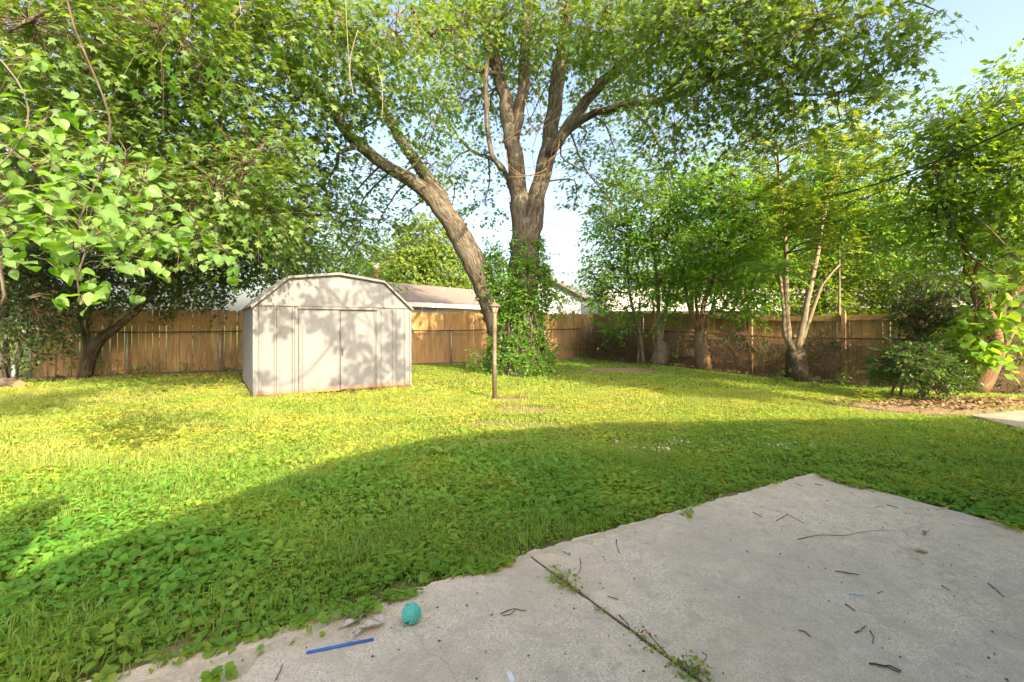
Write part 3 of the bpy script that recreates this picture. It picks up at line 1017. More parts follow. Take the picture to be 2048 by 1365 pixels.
def far_house(name, label, corner, ang, w, dep, wall_h, rise, wall_mat, roof_mat, courses, windows, chimney=None, vents=(), gable_front=False):
    f = np.array([math.cos(ang), math.sin(ang), 0]); b = np.array([-math.sin(ang), math.cos(ang), 0])
    c = np.array([corner[0], corner[1], -.05])
    root = empty(name, c, label, 'house', 'houses beyond the fence')
    pt = lambda s, t, z: c + f * s + b * t + np.array([0, 0, z])
    mb = MB()
    mb.prism([pt(.02, .02, 0), pt(w - .02, .02, 0), pt(w - .02, dep - .02, 0), pt(.02, dep - .02, 0)], (0, 0, wall_h))
    wl = mb.build('wall', wall_mat, root)
    mb = MB()
    p = [pt(0, 0, 0), pt(w, 0, 0), pt(w, dep, 0), pt(0, dep, 0)]
    for i in range(4):
        q, r = p[i], p[(i + 1) % 4]
        lap_wall(mb, q[:2], r[:2], c[2] + .2, c[2] + wall_h, courses)
    mb.build('siding', wall_mat, wl)
    ov = .4
    mb = MB()
    if gable_front:
        zc = wall_h
        prof = [(-ov, zc - ov * 2 * rise / w), (w / 2, zc + rise), (w + ov, zc - ov * 2 * rise / w)]
        mb.prism([pt(s, -ov, z) for s, z in prof] + [pt(s, -ov, z - .18) for s, z in prof[::-1]], b * (dep + 2 * ov))
        for t in (.0, dep - .02):
            mbg = MB()
            mbg.prism([pt(.05, t, zc - .02), pt(w - .05, t, zc - .02), pt(w / 2, t, zc + rise - .15)], b * .02)
            mbg.build('gable', wall_mat, root)
    else:
        k = 2 * rise / dep
        prof = [(-ov, wall_h - ov * k + .12), (dep / 2, wall_h + rise + .12), (dep + ov, wall_h - ov * k + .12)]
        mb.prism([pt(-ov, t, z) for t, z in prof] + [pt(-ov, t, z - .1) for t, z in prof[::-1]], f * (w + 2 * ov))
        for s in (.0, w - .02):
            mbg = MB()
            mbg.prism([pt(s, .05, wall_h - .02), pt(s, dep - .05, wall_h - .02), pt(s, dep / 2, wall_h + rise - .08)], f * .02)
            mbg.build('gable', wall_mat, root)
    rf = mb.build('roof', roof_mat, root)
    if not gable_front:
        mb = MB(); mb.box(pt(w / 2, -ov - .02, wall_h - ov * 2 * rise / dep + .06), (w + 2 * ov + .02, .03, .2), f, b); mb.build('fascia', M['white_paint'], rf)
    for s, z, ww, hh in windows:
        mb = MB(); mb.box(pt(s, -.03, z), (ww, .08, hh), f, b); wi = mb.build('window', M['white_paint'], root)
        for q in (-1, 1):
            mb = MB(); mb.box(pt(s, -.075, z + q * hh * .235), (ww - .14, .02, hh / 2 - .09), f, b); mb.build('pane', M['glass_grey'], wi)
    if chimney:
        s, t, z, hgt = chimney
        mb = MB(); mb.box(pt(s, t, z + hgt / 2), (.4, .4, hgt), f, b); ch = mb.build('chimney', M['brick'], rf)
        mb = MB(); mb.lathe(pt(s, t, z + hgt), [(.14, 0), (.14, .2), (.18, .22), (.18, .27)], 8); mb.build('flue', M['white_paint'], ch)
    for s, t, z in vents:
        mb = MB(); mb.lathe(pt(s, t, z), [(.06, 0), (.06, .3), (.09, .32), (.09, .36)], 8); mb.build('vent_pipe', M['white_paint'], rf)
    return root
M['pink_wall'] = plain('pink_beige_siding', (.62, .53, .47), .7, .2, 0, .05)
M['blue_wall'] = plain('blue_grey_siding', (.47, .54, .60), .6, .2, 0, .05)
M['cream_wall'] = plain('cream_siding', (.74, .72, .66), .6, .2, 0, .05)
M['tan_wall'] = plain('tan_siding', (.60, .50, .42), .6, .2, 0, .05)
M['glass_grey'] = plain('grey_window', (.30, .31, .32), .3, .5)
def shingle_mat(name, base):
    m, nt, ns, lk, bs = mat_new(name)
    tc = N(nt, 'ShaderNodeTexCoord')
    a = noise(nt, tc.outputs['Object'], 9, 5, .7)
    b = noise(nt, tc.outputs['Object'], .6, 4)
    c = ramp(nt, a, [(.3, tuple(k * .7 for k in base)), (.7, tuple(k * 1.25 for k in base))])
    c = mixc(nt, b, c, mixc(nt, .4, c, (.30, .26, .22)))
    lk.new(c, bs.inputs['Base Color'])
    bs.inputs['Roughness'].default_value = .95
    bs.inputs['Specular IOR Level'].default_value = .05
    return m
M['brown_roof'] = shingle_mat('brown_roof', (.21, .165, .145))
M['pale_roof'] = shingle_mat('pale_roof', (.42, .40, .37))
M['grey_roof'] = shingle_mat('grey_roof', (.18, .17, .17))
# low beige house behind the shed: its eave line recedes to the right
e0 = P(816, 599, 20.6); e1 = P(946, 607, 24.0)
hd = (e1 - e0)[:2]; ha = math.atan2(hd[1], hd[0]); hd /= np.linalg.norm(hd)
far_house('beige_house', 'low pinkish beige house with brown shingle roof seen above the fence beside the shed', e0[:2] - hd * 1.6 + np.array([-hd[1], hd[0]]) * .4, ha, 13, 6.4, 2.42, 1.1, M['pink_wall'], M['brown_roof'], 14,
          [(3.2, 1.85, 1.0, .95), (7.8, 1.85, 1.0, .95)], (2.9, 3.6, 3.35, .95), [(5.4, 3.2, 3.2), (6.8, 2.7, 3.1)])
bh = P(1085, 627, 26)
far_house('blue_house', 'pale blue-grey lap-sided house just right of the ivy-covered trunk', (bh[0] - 3.2, 26), R(14), 5.7, 8, 3.2, 1.4, M['blue_wall'], M['grey_roof'], 16, [(4.6, 1.9, .55, .9)], gable_front=True)
wh = P(1290, 620, 30)
far_house('cream_house', 'bright cream house glimpsed through saplings over the side fence', (wh[0] - 2.5, 29), R(-8), 13, 7, 2.45, 1.3, M['cream_wall'], M['pale_roof'], 12, [(3.0, 1.6, 1.0, 1.0), (8.0, 1.6, 1.0, 1.0)])
th = P(1700, 620, 21)
far_house('tan_house', 'tan house glimpsed through leaves above the side fence', (th[0] - .5, 21.5), R(-32), 9, 7, 2.35, 1.2, M['tan_wall'], M['brown_roof'], 12, [(3.0, 1.5, 1.0, 1.0)])

# ------------------------------------------------------------------ overhead cables
M['cable'] = plain('black_cable', (.035, .033, .03), .6)
def cable(pts, r, label):
    mb = MB(); q = spline(pts, .5); mb.tube(q, r, 6)
    return tag(mb.build('overhead_cable', M['cable'], None, True), label, 'cable', 'overhead cables')
cable([P(1120, 395, 36), P(1330, 432, 21), P(1500, 420, 13), P(1700, 383, 9.5), P(1880, 320, 7.6), P(2048, 246, 6.4), P(2350, 90, 5.0)], .013, 'black service cable sagging across the trees at upper right')
cable([P(1300, 500, 36), P(1140, 458, 30), P(1000, 430, 24.5), P(900, 408, 23.5), P(700, 352, 21.5), P(200, 150, 18)], .012, 'thin dark cable crossing behind the maple trunk')

# ------------------------------------------------------------------ trees
class Tree:
    def __init__(s, name, label, cat, base, bark, leaf, twig, group=None, seed=1):
        s.root = empty(name, base, label, cat, group)
        s.bark, s.leaf, s.twigm = bark, leaf, twig
        s.nodes, s.rads = [], []
        s.leaves, s.twigs = [], []
        s.rs = np.random.RandomState(seed)
        s.k = seed
    def limb(s, pts, name='limb', sides=10, flute=0.05, step=.22, wob=.02):
        """pts rows: x, y, z, r"""
        q = spline(pts, step)
        w = s.rs.normal(0, 1, (len(q), 3)) * wob
        w[0] = w[-1] = 0
        q[:, :3] += w * np.minimum(1, q[:, 3:4] * 6)
        q[:, 3] = np.maximum(q[:, 3], .0012)
        s.k += 1
        mb = MB(); mb.tube(q[:, :3], q[:, 3], sides, True, flute, s.k)
        s.nodes.append(q[:, :3]); s.rads.append(q[:, 3])
        return mb.build(name, s.bark, s.root, True)
    def seal(s):
        s.N = np.vstack(s.nodes); s.R = np.concatenate(s.rads)
    def nearest(s, p):
        d = np.linalg.norm(s.N - p, axis=1)
        i = int(np.argmin(d + s.R * -.5))
        return s.N[i], s.R[i]
    def blobs(s, rows, per_m3, length, L, size, tpl, flat=.55, droop=.35, squash=(1, 1, .8), branch=True, spread=.5, outward=.7, tw=1.0):
        """rows: x, y, z, radius[, density factor]"""
        for row in rows:
            c = np.array(row[:3], float); r = row[3]
            k = row[4] if len(row) > 4 else 1
            n = max(3, int(per_m3 * 4.19 * r ** 3 * squash[0] * squash[1] * squash[2] * k))
            o = nrm(s.rs.normal(size=(n, 3))) * (s.rs.rand(n, 1) ** .42) * r * np.array(squash)
            C = c + o
            D = nrm(o) * outward + s.rs.normal(size=(n, 3)) * .45
            D[:, 2] -= .1
            if branch:
                q, rr = s.nearest(c)
                m_ = (q + c) / 2 + s.rs.normal(size=3) * .12 * np.linalg.norm(c - q) + np.array([0, 0, .08 * np.linalg.norm(c - q)])
                r0 = min(rr * .8, (.02 + .018 * r) * tw)
                path = spline([np.append(q, r0), np.append(m_, r0 * .7), np.append(c, r0 * .4)], .3)
                v, f, t = tube(path[:, :3], path[:, 3], 5, False)
                f = np.array(f)
                s.twigs.append((np.array(v), np.vstack([f[:, [0, 1, 2]], f[:, [0, 2, 3]]]), np.zeros(len(v))))
                cand = path[len(path) // 3:, :3]
                dd = np.linalg.norm(C[:, None] - cand[None], axis=2)
                A = cand[np.argmin(dd, 1)]
            else:
                A = C - D * .2
            arr, end = sprays(s.rs, C, D, length, L, size, spread, tpl, droop, flat)
            s.leaves.append(arr)
            mid = (A + C) / 2 + s.rs.normal(size=A.shape) * .05 * tw
            s.twigs.append(thin_tubes(A, mid, C, np.full(n, .006 * tw), np.full(n, .004 * tw)))
            s.twigs.append(thin_tubes(C, (C + end) / 2 + np.array([0, 0, .03]), end, np.full(n, .004 * tw), np.full(n, .0015 * tw)))
    def finish(s, crown='crown'):
        out = None
        if s.leaves:
            out = tri_mesh(crown, *join(s.leaves)[:2], s.leaf, s.root, tint=join(s.leaves)[2])
        if s.twigs:
            v, f, t = join(s.twigs)
            o = tri_mesh('branchwork', v, f, s.twigm, s.root, tint=t)
            o['kind'] = 'stuff'
        return out

def PR(px, py, Z, r): return np.append(P(px, py, Z), r)
def PB(rows):
    return [[*P(a, b, Z), r, *rest] for a, b, Z, r, *rest in rows]

# --- the big maple
mz = 13.3
base = np.array([P(1040, 700, mz)[0], mz, 0])
mp = Tree('maple_tree', 'huge maple with thick forked trunk and limbs spreading over the yard', 'tree', base, M['bark'], M['maple_leaf'], M['twig'], seed=7)
def T(rows): return [PR(a_, b_, c_, r_ * .82) for a_, b_, c_, r_ in rows]
mp.limb([[base[0], mz, -.2, .95], [base[0], mz, .25, .72]] + T([(1040, 690, mz, .6), (1043, 620, mz, .54), (1047, 545, mz, .52), (1051, 480, mz, .50), (1054, 440, mz, .42)]), 'trunk', 20, .07)
mp.limb(T([(1015, 720, mz, .42), (988, 625, 13.2, .40), (948, 530, 13.0, .38), (905, 450, 12.8, .35), (855, 388, 12.6, .25), (785, 338, 12.2, .20), (718, 288, 11.6, .175), (672, 235, 11, .15), (620, 170, 10, .12), (540, 85, 9, .09), (440, 20, 8, .06), (330, -30, 7, .04)]), 'limb', 16, .06)
mp.limb(T([(915, 465, 12.85, .24), (880, 392, 12.9, .235), (835, 328, 12.8, .20), (797, 272, 12.7, .17), (748, 180, 12.4, .13), (702, 90, 12, .10), (660, -30, 11.6, .07)]), 'limb', 14, .06)
mp.limb(T([(1045, 500, mz, .36), (1038, 395, mz, .31), (1028, 300, mz, .285), (1014, 220, mz, .25), (998, 150, 13.2, .21), (975, 70, 13, .18), (955, -40, 12.8, .15)]), 'limb', 14, .06)
mp.limb(T([(1026, 290, mz, .2), (1044, 190, 13.2, .2), (1052, 90, 13.1, .18), (1056, -60, 13, .15)]), 'limb', 12, .06)
mp.limb(T([(1058, 500, mz, .36), (1076, 385, mz, .30), (1095, 310, mz, .29), (1108, 230, mz, .26), (1118, 150, mz, .24), (1130, 60, mz, .21), (1140, -60, mz, .18)]), 'limb', 14, .06)
mp.limb(T([(1098, 310, 13.1, .18), (1150, 232, 12.8, .17), (1205, 165, 12.3, .165), (1275, 100, 11.6, .145), (1291, 20, 11, .13), (1300, -70, 10.5, .11)]) + [[2.0, 7.2, 7.6, .07], [1.3, 5.4, 6.4, .05], [.4, 4.2, 5.8, .03]], 'limb', 12, .06)
mp.limb(T([(1100, 300, 13.5, .15), (1150, 250, 13.5, .14), (1195, 225, 13.2, .13), (1260, 210, 12.6, .12), (1330, 198, 11.8, .10), (1450, 150, 10.5, .08), (1600, 80, 9, .055), (1760, 20, 8, .035)]), 'limb', 10, .06)
mp.limb(T([(1245, 214, 12.7, .06), (1295, 250, 12.5, .05), (1322, 300, 12.4, .035), (1335, 340, 12.4, .025), (1345, 385, 12.3, .012)]), 'branch', 7, .05)
mp.limb(T([(1012, 345, 13.0, .07), (985, 312, 12.8, .085), (974, 240, 12.7, .085), (972, 150, 12.5, .08), (980, 60, 12.3, .08), (975, -40, 12, .06)]), 'branch', 8, .08)
mp.limb(T([(720, 292, 11.6, .09), (690, 300, 11.4, .075), (676, 308, 11.3, .06), (674, 330, 11.2, .05), (664, 348, 11.2, .03)]), 'branch', 7, .1)
mp.limb(T([(682, 302, 11.35, .045), (665, 285, 11.2, .03), (640, 265, 11, .02)]), 'branch', 6, .05)
mp.limb(T([(540, 80, 9, .06), (490, 10, 7.6, .045), (445, 70, 7.4, .04), (375, 155, 7.2, .03), (300, 230, 7.2, .015)]), 'branch', 7, .05)
mp.limb(T([(330, -30, 7, .045), (200, -20, 6.3, .04), (60, 40, 5.8, .03), (-80, 120, 5.4, .02)]), 'branch', 7, .05)
mp.limb(T([(1000, 150, 13.2, .09), (930, 130, 12, .08), (860, 70, 10.8, .06), (820, 10, 9.8, .04)]), 'branch', 7, .05)
mp.limb(T([(1040, 420, mz, .12), (1000, 330, 14, .09), (940, 300, 14.6, .06), (900, 250, 15, .03)]), 'branch', 7, .05)
mp.limb(T([(620, 170, 10, .05), (560, 250, 9, .045), (500, 320, 7.9, .035), (420, 390, 7.1, .02)]), 'branch', 7, .05)
mp.limb(T([(1330, 198, 11.8, .06), (1385, 100, 10, .06), (1290, 15, 9.2, .05)]), 'branch', 7, .05)
mp.limb(T([(1450, 150, 10.5, .05), (1540, 180, 9.4, .04), (1640, 190, 8.6, .03), (1760, 170, 8, .02)]), 'branch', 7, .05)
mp.seal()
big = PB([(60, 60, 6, 1.15), (190, 130, 6.8, 1.2), (320, 60, 6.5, 1.1), (330, 230, 7.8, 1.3), (450, 150, 8, 1.2), (470, 310, 8.8, 1.2), (120, 260, 8.2, 1.4), (20, 180, 7.5, 1.2),
          (560, 60, 8.4, 1.1), (590, 200, 9.4, 1.1), (520, 390, 10.5, 1.4), (610, 340, 11, 1.0), (380, 380, 9.6, 1.4), (250, 400, 10, 1.5), (40, 360, 9.5, 1.4), (150, -40, 7, 1.4), (450, -60, 8, 1.4)])
mp.blobs(big, 18, .5, 13, .122, LEAF_MAPLE)
mid = PB([(660, 60, 9, 1.0), (720, 150, 9.4, .9), (790, 70, 9, .95), (770, 230, 10.5, .85, .8), (850, 150, 10, .8, .8), (900, 60, 10.6, .9), (870, 250, 11.4, .8, .7), (690, 220, 10, .7), (640, 280, 10.8, .7), (560, 470, 12, 1.2), (640, 430, 12, 1.0), (700, 400, 12.5, .8, .7),
          (900, 330, 14.5, .9, .7), (970, 400, 15, .8, .6), (980, 300, 14.5, .8, .6), (930, 200, 13.8, .8, .7), (1000, 40, 12.4, .9), (1080, 60, 12.4, .8, .8), (1070, 160, 14.2, .7, .7), (1180, 60, 11.6, .9), (1230, 130, 13.6, .9, .8), (1180, 350, 15, .9, .7), (1230, 300, 15, .9, .6), (1150, 410, 15.2, .5, .6),
          (1280, 390, 14, .6, .8), (1260, 200, 13, .8, .8), (1210, 20, 10.5, .8)])
mid += PB([(1180, 200, 14.6, .9, .8), (1150, 130, 14.2, .9), (1060, 240, 15, .8, .7), (940, 40, 12.6, .9), (1130, 30, 12, .9), (1300, 330, 14, .7, .8), (1220, 400, 15, .7, .8), (1160, 290, 14.8, .7, .8), (860, 330, 13.5, .8, .8), (820, 420, 14, .8, .7), (740, 350, 12.6, .8, .8), (760, 440, 13.4, .8, .8), (700, 480, 13.4, .8, .8), (980, 220, 14.4, .8, .8), (900, 430, 14.8, .6, .7), (1010, 120, 14, .8), (1240, 60, 11, .9), (1300, 130, 11.4, .8), (1390, 300, 11, .7, .8), (1310, 240, 12, .7, .8)])
# low boughs hanging in front at the left
mp.blobs(PB([(430, 370, 7.2, .75), (490, 320, 7.6, .75), (330, 420, 6.9, .7), (530, 420, 8.0, .7), (250, 330, 6.6, .7), (400, 470, 7.6, .55)]), 34, .42, 12, .115, LEAF_MAPLE)
mp.blobs(mid, 22, .5, 13, .115, LEAF_MAPLE)
rgt = PB([(1330, 60, 9.2, 1.0), (1420, 150, 9, 1.0), (1350, 250, 10.2, .85, .8), (1400, 20, 8.6, 1.0), (1500, 60, 8.2, 1.0), (1590, 140, 8.2, .9), (1500, 200, 9, .8), (1480, 290, 9.4, .7, .7), (1640, 40, 7.6, .95), (1730, 70, 7.6, .8), (1800, 40, 7.4, .55), (1690, 180, 8, .65, .9), (1780, 130, 7.7, .45), (1870, 20, 7.2, .35), (1590, 290, 9, .6, .6), (1680, 240, 8.3, .4), (1560, -60, 8, 1.1), (1840, 100, 7.4, .25)])
mp.blobs(rgt, 26, .48, 13, .115, LEAF_MAPLE)
# crown overhead, out of the picture; the low sprays above the patio dapple the shed
mp.blobs([[-5, 12, 9.5, 2.6], [0, 13, 11, 2.8], [4.5, 12, 9.5, 2.4], [-1.5, 16, 10.5, 2.6], [-8, 9.5, 8, 2.0], [3, 9, 8.8, 1.6]], 2.4, .7, 12, .2, LEAF_DIAMOND)
def on_shed(s, z, k): return (S(s, 0, z) - np.array(LD) / math.hypot(LD[0], LD[1]) * k)
dap = [on_shed(*a) for a in ((.35, 1.65, 6.3), (.50, 1.45, 6.4), (.95, 1.95, 6.6), (1.3, 2.2, 6.7), (1.15, 1.45, 6.9), (1.35, 1.3, 7), (1.95, 2.1, 6.8), (2.3, 2.2, 7.2), (1.85, 1.25, 7.4), (2.0, .75, 7.7), (2.15, .5, 7.8), (1.75, .35, 7.9), (2.5, .7, 7.7), (2.65, 1.1, 7.6), (2.6, 1.5, 7.3), (1.7, .15, 8), (2.3, .2, 8), (.05, .25, 7.5), (2.95, .45, 8))]
mp.blobs([[*p, .19] for p in dap], 330, .2, 9, .13, LEAF_MAPLE)
mp.finish()

# --- ivy over the trunk
M['ivy_stem'] = plain('ivy_stem', (.12, .085, .06), .9)
iv = Tree('climbing_ivy', 'dense green ivy wrapped around the base of the maple trunk', 'vine', base + np.array([0, -.5, 0]), M['ivy_stem'], M['ivy_leaf'], M['ivy_stem'], seed=31)
for k in range(7):
    a = -2.6 + k * .36
    q = []
    for z in np.linspace(0, 2.9, 7):
        rr = .74 - .06 * z + (.25 if z == 0 else 0)
        a += iv.rs.normal() * .12
        q.append([base[0] + rr * math.cos(a), base[1] + rr * math.sin(a), z, .02 - .004 * z])
    iv.limb(q, 'stem', 6, .1)
iv.seal()
n = 4300
z = iv.rs.rand(n) ** .9 * 3.9
a = iv.rs.rand(n) * 2 * math.pi
cx = base[0] - .02 - .05 * z
hump = vnoise(a * 1.5, z, .35, 77)
rr = .52 - .02 * z + (.34 + .14 * sstep((z - 1.2) / 1.0)) * hump + .16 * np.exp(-((z - 2.45) / .5) ** 2) * (np.abs(np.cos(a)) > .3) + .20 * np.exp(-(z / .55) ** 2)
hole = (vnoise(a * 2, z, .3, 78) < .30 + .10 * sstep((z - 1.6) / 1.5) + .35 * sstep((z - 2.9) / 1.0)) & (z > .4)
keep = ~hole
pos = np.stack([cx + rr * np.cos(a), base[1] + rr * np.sin(a) * .95, z + .03], 1)[keep]
out = np.stack([np.cos(a), np.sin(a), np.zeros(n)], 1)[keep]
n = len(pos)
C = pos; D = out * .5 + iv.rs.normal(size=(n, 3)) * .5 + np.array([0, 0, -.15])
arr, _ = sprays(iv.rs, C, D, .15, 5, .082, .6, LEAF_OVATE, .3, .35)
iv.leaves.append(arr)
ivb = [[-.70, -.25, 2.3, .36], [.80, -.2, 2.25, .42], [1.15, 0, 1.95, .34, .8], [-.42, -.5, 2.85, .30], [.45, -.5, 3.0, .32], [.95, -.1, 2.85, .28, .6], [-.85, -.1, 2.85, .26, .5], [0, -.6, 2.3, .4], [.55, -.5, 3.6, .22, .5], [.1, -.8, .3, .42], [.5, -.7, .25, .38], [-.4, -.7, .25, .35], [1.35, 0, 2.5, .25, .5], [.75, -.3, 3.3, .2, .5], [-.6, -.4, 3.3, .18, .5]]
iv.blobs([[base[0] + a_, base[1] + b_, *c_] for a_, b_, *c_ in ivb], 150, .3, 9, .085, LEAF_OVATE)
iv.finish('leaves')

# --- dead vines caught in the fork and hanging strands
M['dead_vine'] = plain('dead_vine', (.33, .215, .13), .85, .1)
dv = empty('dead_vine', P(1080, 330, 12.9), 'tangle of dry brown vine stems caught in the fork of the maple', 'vine')
rs = np.random.RandomState(9)
strands = [[(1012, 300), (1020, 340), (1060, 352), (1105, 345), (1160, 320)], [(1005, 285), (1040, 262), (1080, 250), (1130, 205), (1225, 160)], [(1015, 355), (1055, 352), (1095, 335), (1108, 290), (1135, 275)],
           [(1000, 270), (1010, 320), (1050, 355), (1080, 370)], [(1075, 180), (1082, 240), (1065, 300), (1072, 350)], [(1120, 270), (1110, 310), (1060, 335), (1020, 320)], [(1050, 200), (1068, 260), (1110, 240), (1140, 225)],
           [(1165, 385), (1190, 365), (1205, 340)], [(1100, 235), (1060, 265), (1015, 280)], [(1090, 330), (1130, 300), (1180, 300)]]
for st in strands:
    q = [np.append(P(x, y, 12.85 - .12 * math.sin(i * 1.3) + .1 * rs.rand()), .013 - .002 * i) for i, (x, y) in enumerate(st)]
    q = spline(q, .12)
    mb = MB(); mb.tube(q[:, :3], np.maximum(q[:, 3], .004), 5); mb.build('stem', M['dead_vine'], dv, True)
hv = empty('hanging_vine', P(700, 20, 7.2), 'pale thin vine strands hanging down from the maple canopy', 'vine')
for st in ([(690, -40), (694, 60), (700, 150), (708, 195)], [(716, 60), (702, 110), (699, 165)], [(755, 130), (765, 180), (764, 240)], [(478, 0), (482, 30), (470, 45), (472, 75)]):
    q = spline([np.append(P(x, y, 7.2), .0035) for x, y in st], .1)
    mb = MB(); mb.tube(q[:, :3], q[:, 3], 4); mb.build('strand', M['dry_vine'], hv, True)

# --- near tree on the left whose branches hang into the picture, with large heart-shaped leaves
def heart_mesh(k):
    r_ = np.random.RandomState(50 + k)
    half = [(0, .10), (.14, .0), (.32, .03), (.46, .20), (.49, .40), (.40, .62), (.24, .80), (.08, .94), (0, 1.0)]
    asym = .9 + .2 * r_.rand()
    ring = [(x, y) for x, y in half] + [(-x * asym, y) for x, y in reversed(half[1:-1])]
    cup, curl, wv = .25 + .25 * r_.rand(), .2 + .4 * r_.rand(), r_.rand() * 6
    def zf(x, y): return cup * abs(x) - curl * max(0, y - .45) ** 2 + .03 * math.sin(9 * y + wv) * abs(x) * 2
    mid = [(0, .10), (0, .36), (0, .66), (0, 1.0)]
    v, f = [], []
    n = len(ring)
    v = [(x, y, zf(x, y)) for x, y in ring]
    inn = [(x * .5, .42 + (y - .42) * .55) for x, y in ring]
    v += [(x, y, zf(x, y) - .015) for x, y in inn]
    v.append((0, .42, zf(0, .42)))
    for i in range(n):
        j = (i + 1) % n
        f += [(i, j, n + j, n + i), (n + i, n + j, 2 * n)]
    # stalk
    b = len(v)
    v += [(-.012, .12, 0), (.012, .12, 0), (.008, -.35, .06), (-.008, -.35, .06)]
    f.append((b, b + 1, b + 2, b + 3))
    return v, [q[::-1] for q in f]
hearts = []
for k in range(4):
    v, f = heart_mesh(k)
    me = bpy.data.meshes.new('leaf')
    me.from_pydata(v, [], f)
    me.materials.append(M['near_leaf_o'])
    me.polygons.foreach_set('use_smooth', np.ones(len(f), bool))
    hearts.append(me)
nt_base = np.array([-6.2, 2.2, 0])
nr = Tree('redbud_tree', 'near tree with large bright heart-shaped leaves hanging in from the left', 'tree', nt_base, M['bark_dark'], M['near_leaf'], M['dry_vine'], seed=61)
nr.limb([[-6.2, 2.2, -.1, .16], [-6.1, 2.3, 1.2, .13], [-5.7, 2.6, 2.4, .11], [-5.2, 3.0, 3.4, .08]], 'trunk', 10, .06)
nr.limb([[-5.3, 2.95, 3.2, .06], *[list(PR(a, b, Z, r)) for a, b, Z, r in ((-140, -60, 3.8, .04), (0, -60, 3.75, .014), (120, -20, 3.7, .010), (150, 60, 3.65, .0085), (205, 190, 3.6, .008), (220, 260, 3.55, .008), (200, 350, 3.5, .0075), (160, 440, 3.4, .006), (165, 500, 3.3, .004))]], 'limb', 7, .05, .12)
nr.limb([list(PR(a, b, Z, r)) for a, b, Z, r in ((-60, 60, 3.6, .014), (10, 130, 3.4, .007), (50, 190, 3.35, .0065), (55, 250, 3.3, .006), (20, 310, 3.3, .005), (-40, 370, 3.3, .005))], 'limb', 6, .05, .12)
nr.limb([list(PR(a, b, Z, r)) for a, b, Z, r in ((205, 330, 3.5, .009), (290, 365, 3.8, .007), (380, 430, 4.0, .006), (470, 520, 4.1, .004))], 'branch', 5, .02, .12)
nr.limb([list(PR(a, b, Z, r)) for a, b, Z, r in ((-90, 380, 3.2, .014), (-20, 470, 3.1, .012), (5, 560, 3.0, .01), (8, 590, 3.0, .009), (2, 612, 3.0, .006))], 'branch', 6, .06, .08)
nr.limb([list(PR(a, b, Z, r)) for a, b, Z, r in ((160, 440, 3.4, .008), (175, 480, 3.3, .007), (155, 560, 3.2, .006), (160, 610, 3.15, .004))], 'branch', 5, .02, .1)
nr.limb([list(PR(a, b, Z, r)) for a, b, Z, r in ((-50, 250, 3.6, .014), (60, 330, 3.5, .01), (130, 400, 3.5, .007), (260, 450, 3.6, .004))], 'branch', 5, .02, .1)
nr.seal()
rows = [(60, 230, 3.5, 95, 16), (150, 250, 3.6, 70, 18), (60, 330, 3.4, 95, 26), (170, 330, 3.5, 85, 30), (250, 340, 3.7, 70, 18), (40, 430, 3.3, 80, 26), (130, 440, 3.3, 85, 32), (220, 430, 3.5, 85, 30), (300, 430, 3.8, 75, 24), (370, 460, 4.0, 60, 18), (60, 500, 3.2, 65, 14), (160, 500, 3.2, 65, 18), (250, 500, 3.5, 55, 15), (440, 500, 4.1, 55, 12), (150, 580, 3.15, 55, 15), (45, 110, 3.6, 40, 7), (470, 540, 4.2, 25, 3), (310, 530, 3.8, 30, 5), (270, 590, 5.0, 20, 5), (400, 490, 4, 45, 8)]
cand = []
for px, py, Z, rp, n in rows:
    n = int(n * 1.5)
    a = nr.rs.rand(n) * 6.283; q = np.sqrt(nr.rs.rand(n)) * rp
    for i in range(n):
        cand.append(P(px + q[i] * math.cos(a[i]), py + .8 * q[i] * math.sin(a[i]), Z + nr.rs.normal() * .22))
cand = np.array(cand)
order = np.argsort(cand[:, 1])
near_ids = set(order[:285].tolist())
tw_a, tw_b, rest = [], [], []
for i, p in enumerate(cand):
    q, _ = nr.nearest(p)
    d = nrm(p - q)
    q = q + (p - q) * min(1, max(0, 1 - .16 / np.linalg.norm(p - q)))
    tip = d * .5 + nr.rs.normal(size=3) * .45 + np.array([.1, -.1, -.35])
    nor = np.array([.22, -.42, 1]) + nr.rs.normal(size=3) * .38
    y = nrm(tip); x = nrm(np.cross(y, nor)); z = np.cross(x, y)
    sz = .084 * (.55 + .75 * nr.rs.rand())
    tw_a.append(q); tw_b.append(p - y * sz * .3)
    if i in near_ids:
        o = link('leaf', hearts[nr.rs.randint(4)])
        o.parent = nr.root
        o.matrix_parent_inverse = nr.root.matrix_basis.inverted()
        mt = Matrix(((x[0], y[0], z[0]), (x[1], y[1], z[1]), (x[2], y[2], z[2]))).to_4x4()
        o.matrix_basis = Matrix.Translation(Vector(p)) @ mt @ Matrix.Scale(sz, 4)
    else:
        rest.append((p, tip, nor, sz))
A, B = np.array(tw_a), np.array(tw_b)
nr.twigs.append(thin_tubes(A, (A + B) / 2 + np.array([0, 0, .02]), B, np.full(len(A), .0013), np.full(len(A), .0008)))
hv_, hf_ = heart_mesh(1)
hf3 = []
for q in hf_: hf3 += [q[:3]] if len(q) == 3 else [q[:3], (q[0], q[2], q[3])]
nr.leaves.append(leaf_arrays((np.array(hv_), np.array(hf3)), np.array([r_[0] for r_ in rest]), np.array([r_[1] for r_ in rest]), np.array([r_[2] for r_ in rest]), np.array([r_[3] for r_ in rest]), nr.rs.rand(len(rest))))
# the rest of its crown outside the picture
nr.blobs([[-5.2, 3.4, 3.7, .9], [-6.0, 2.4, 3.9, 1.0], [-5.6, 4.2, 3.2, .8]], 26, .35, 9, .11, LEAF_ROUND)
cr = nr.finish('foliage'); cr['kind'] = 'stuff'

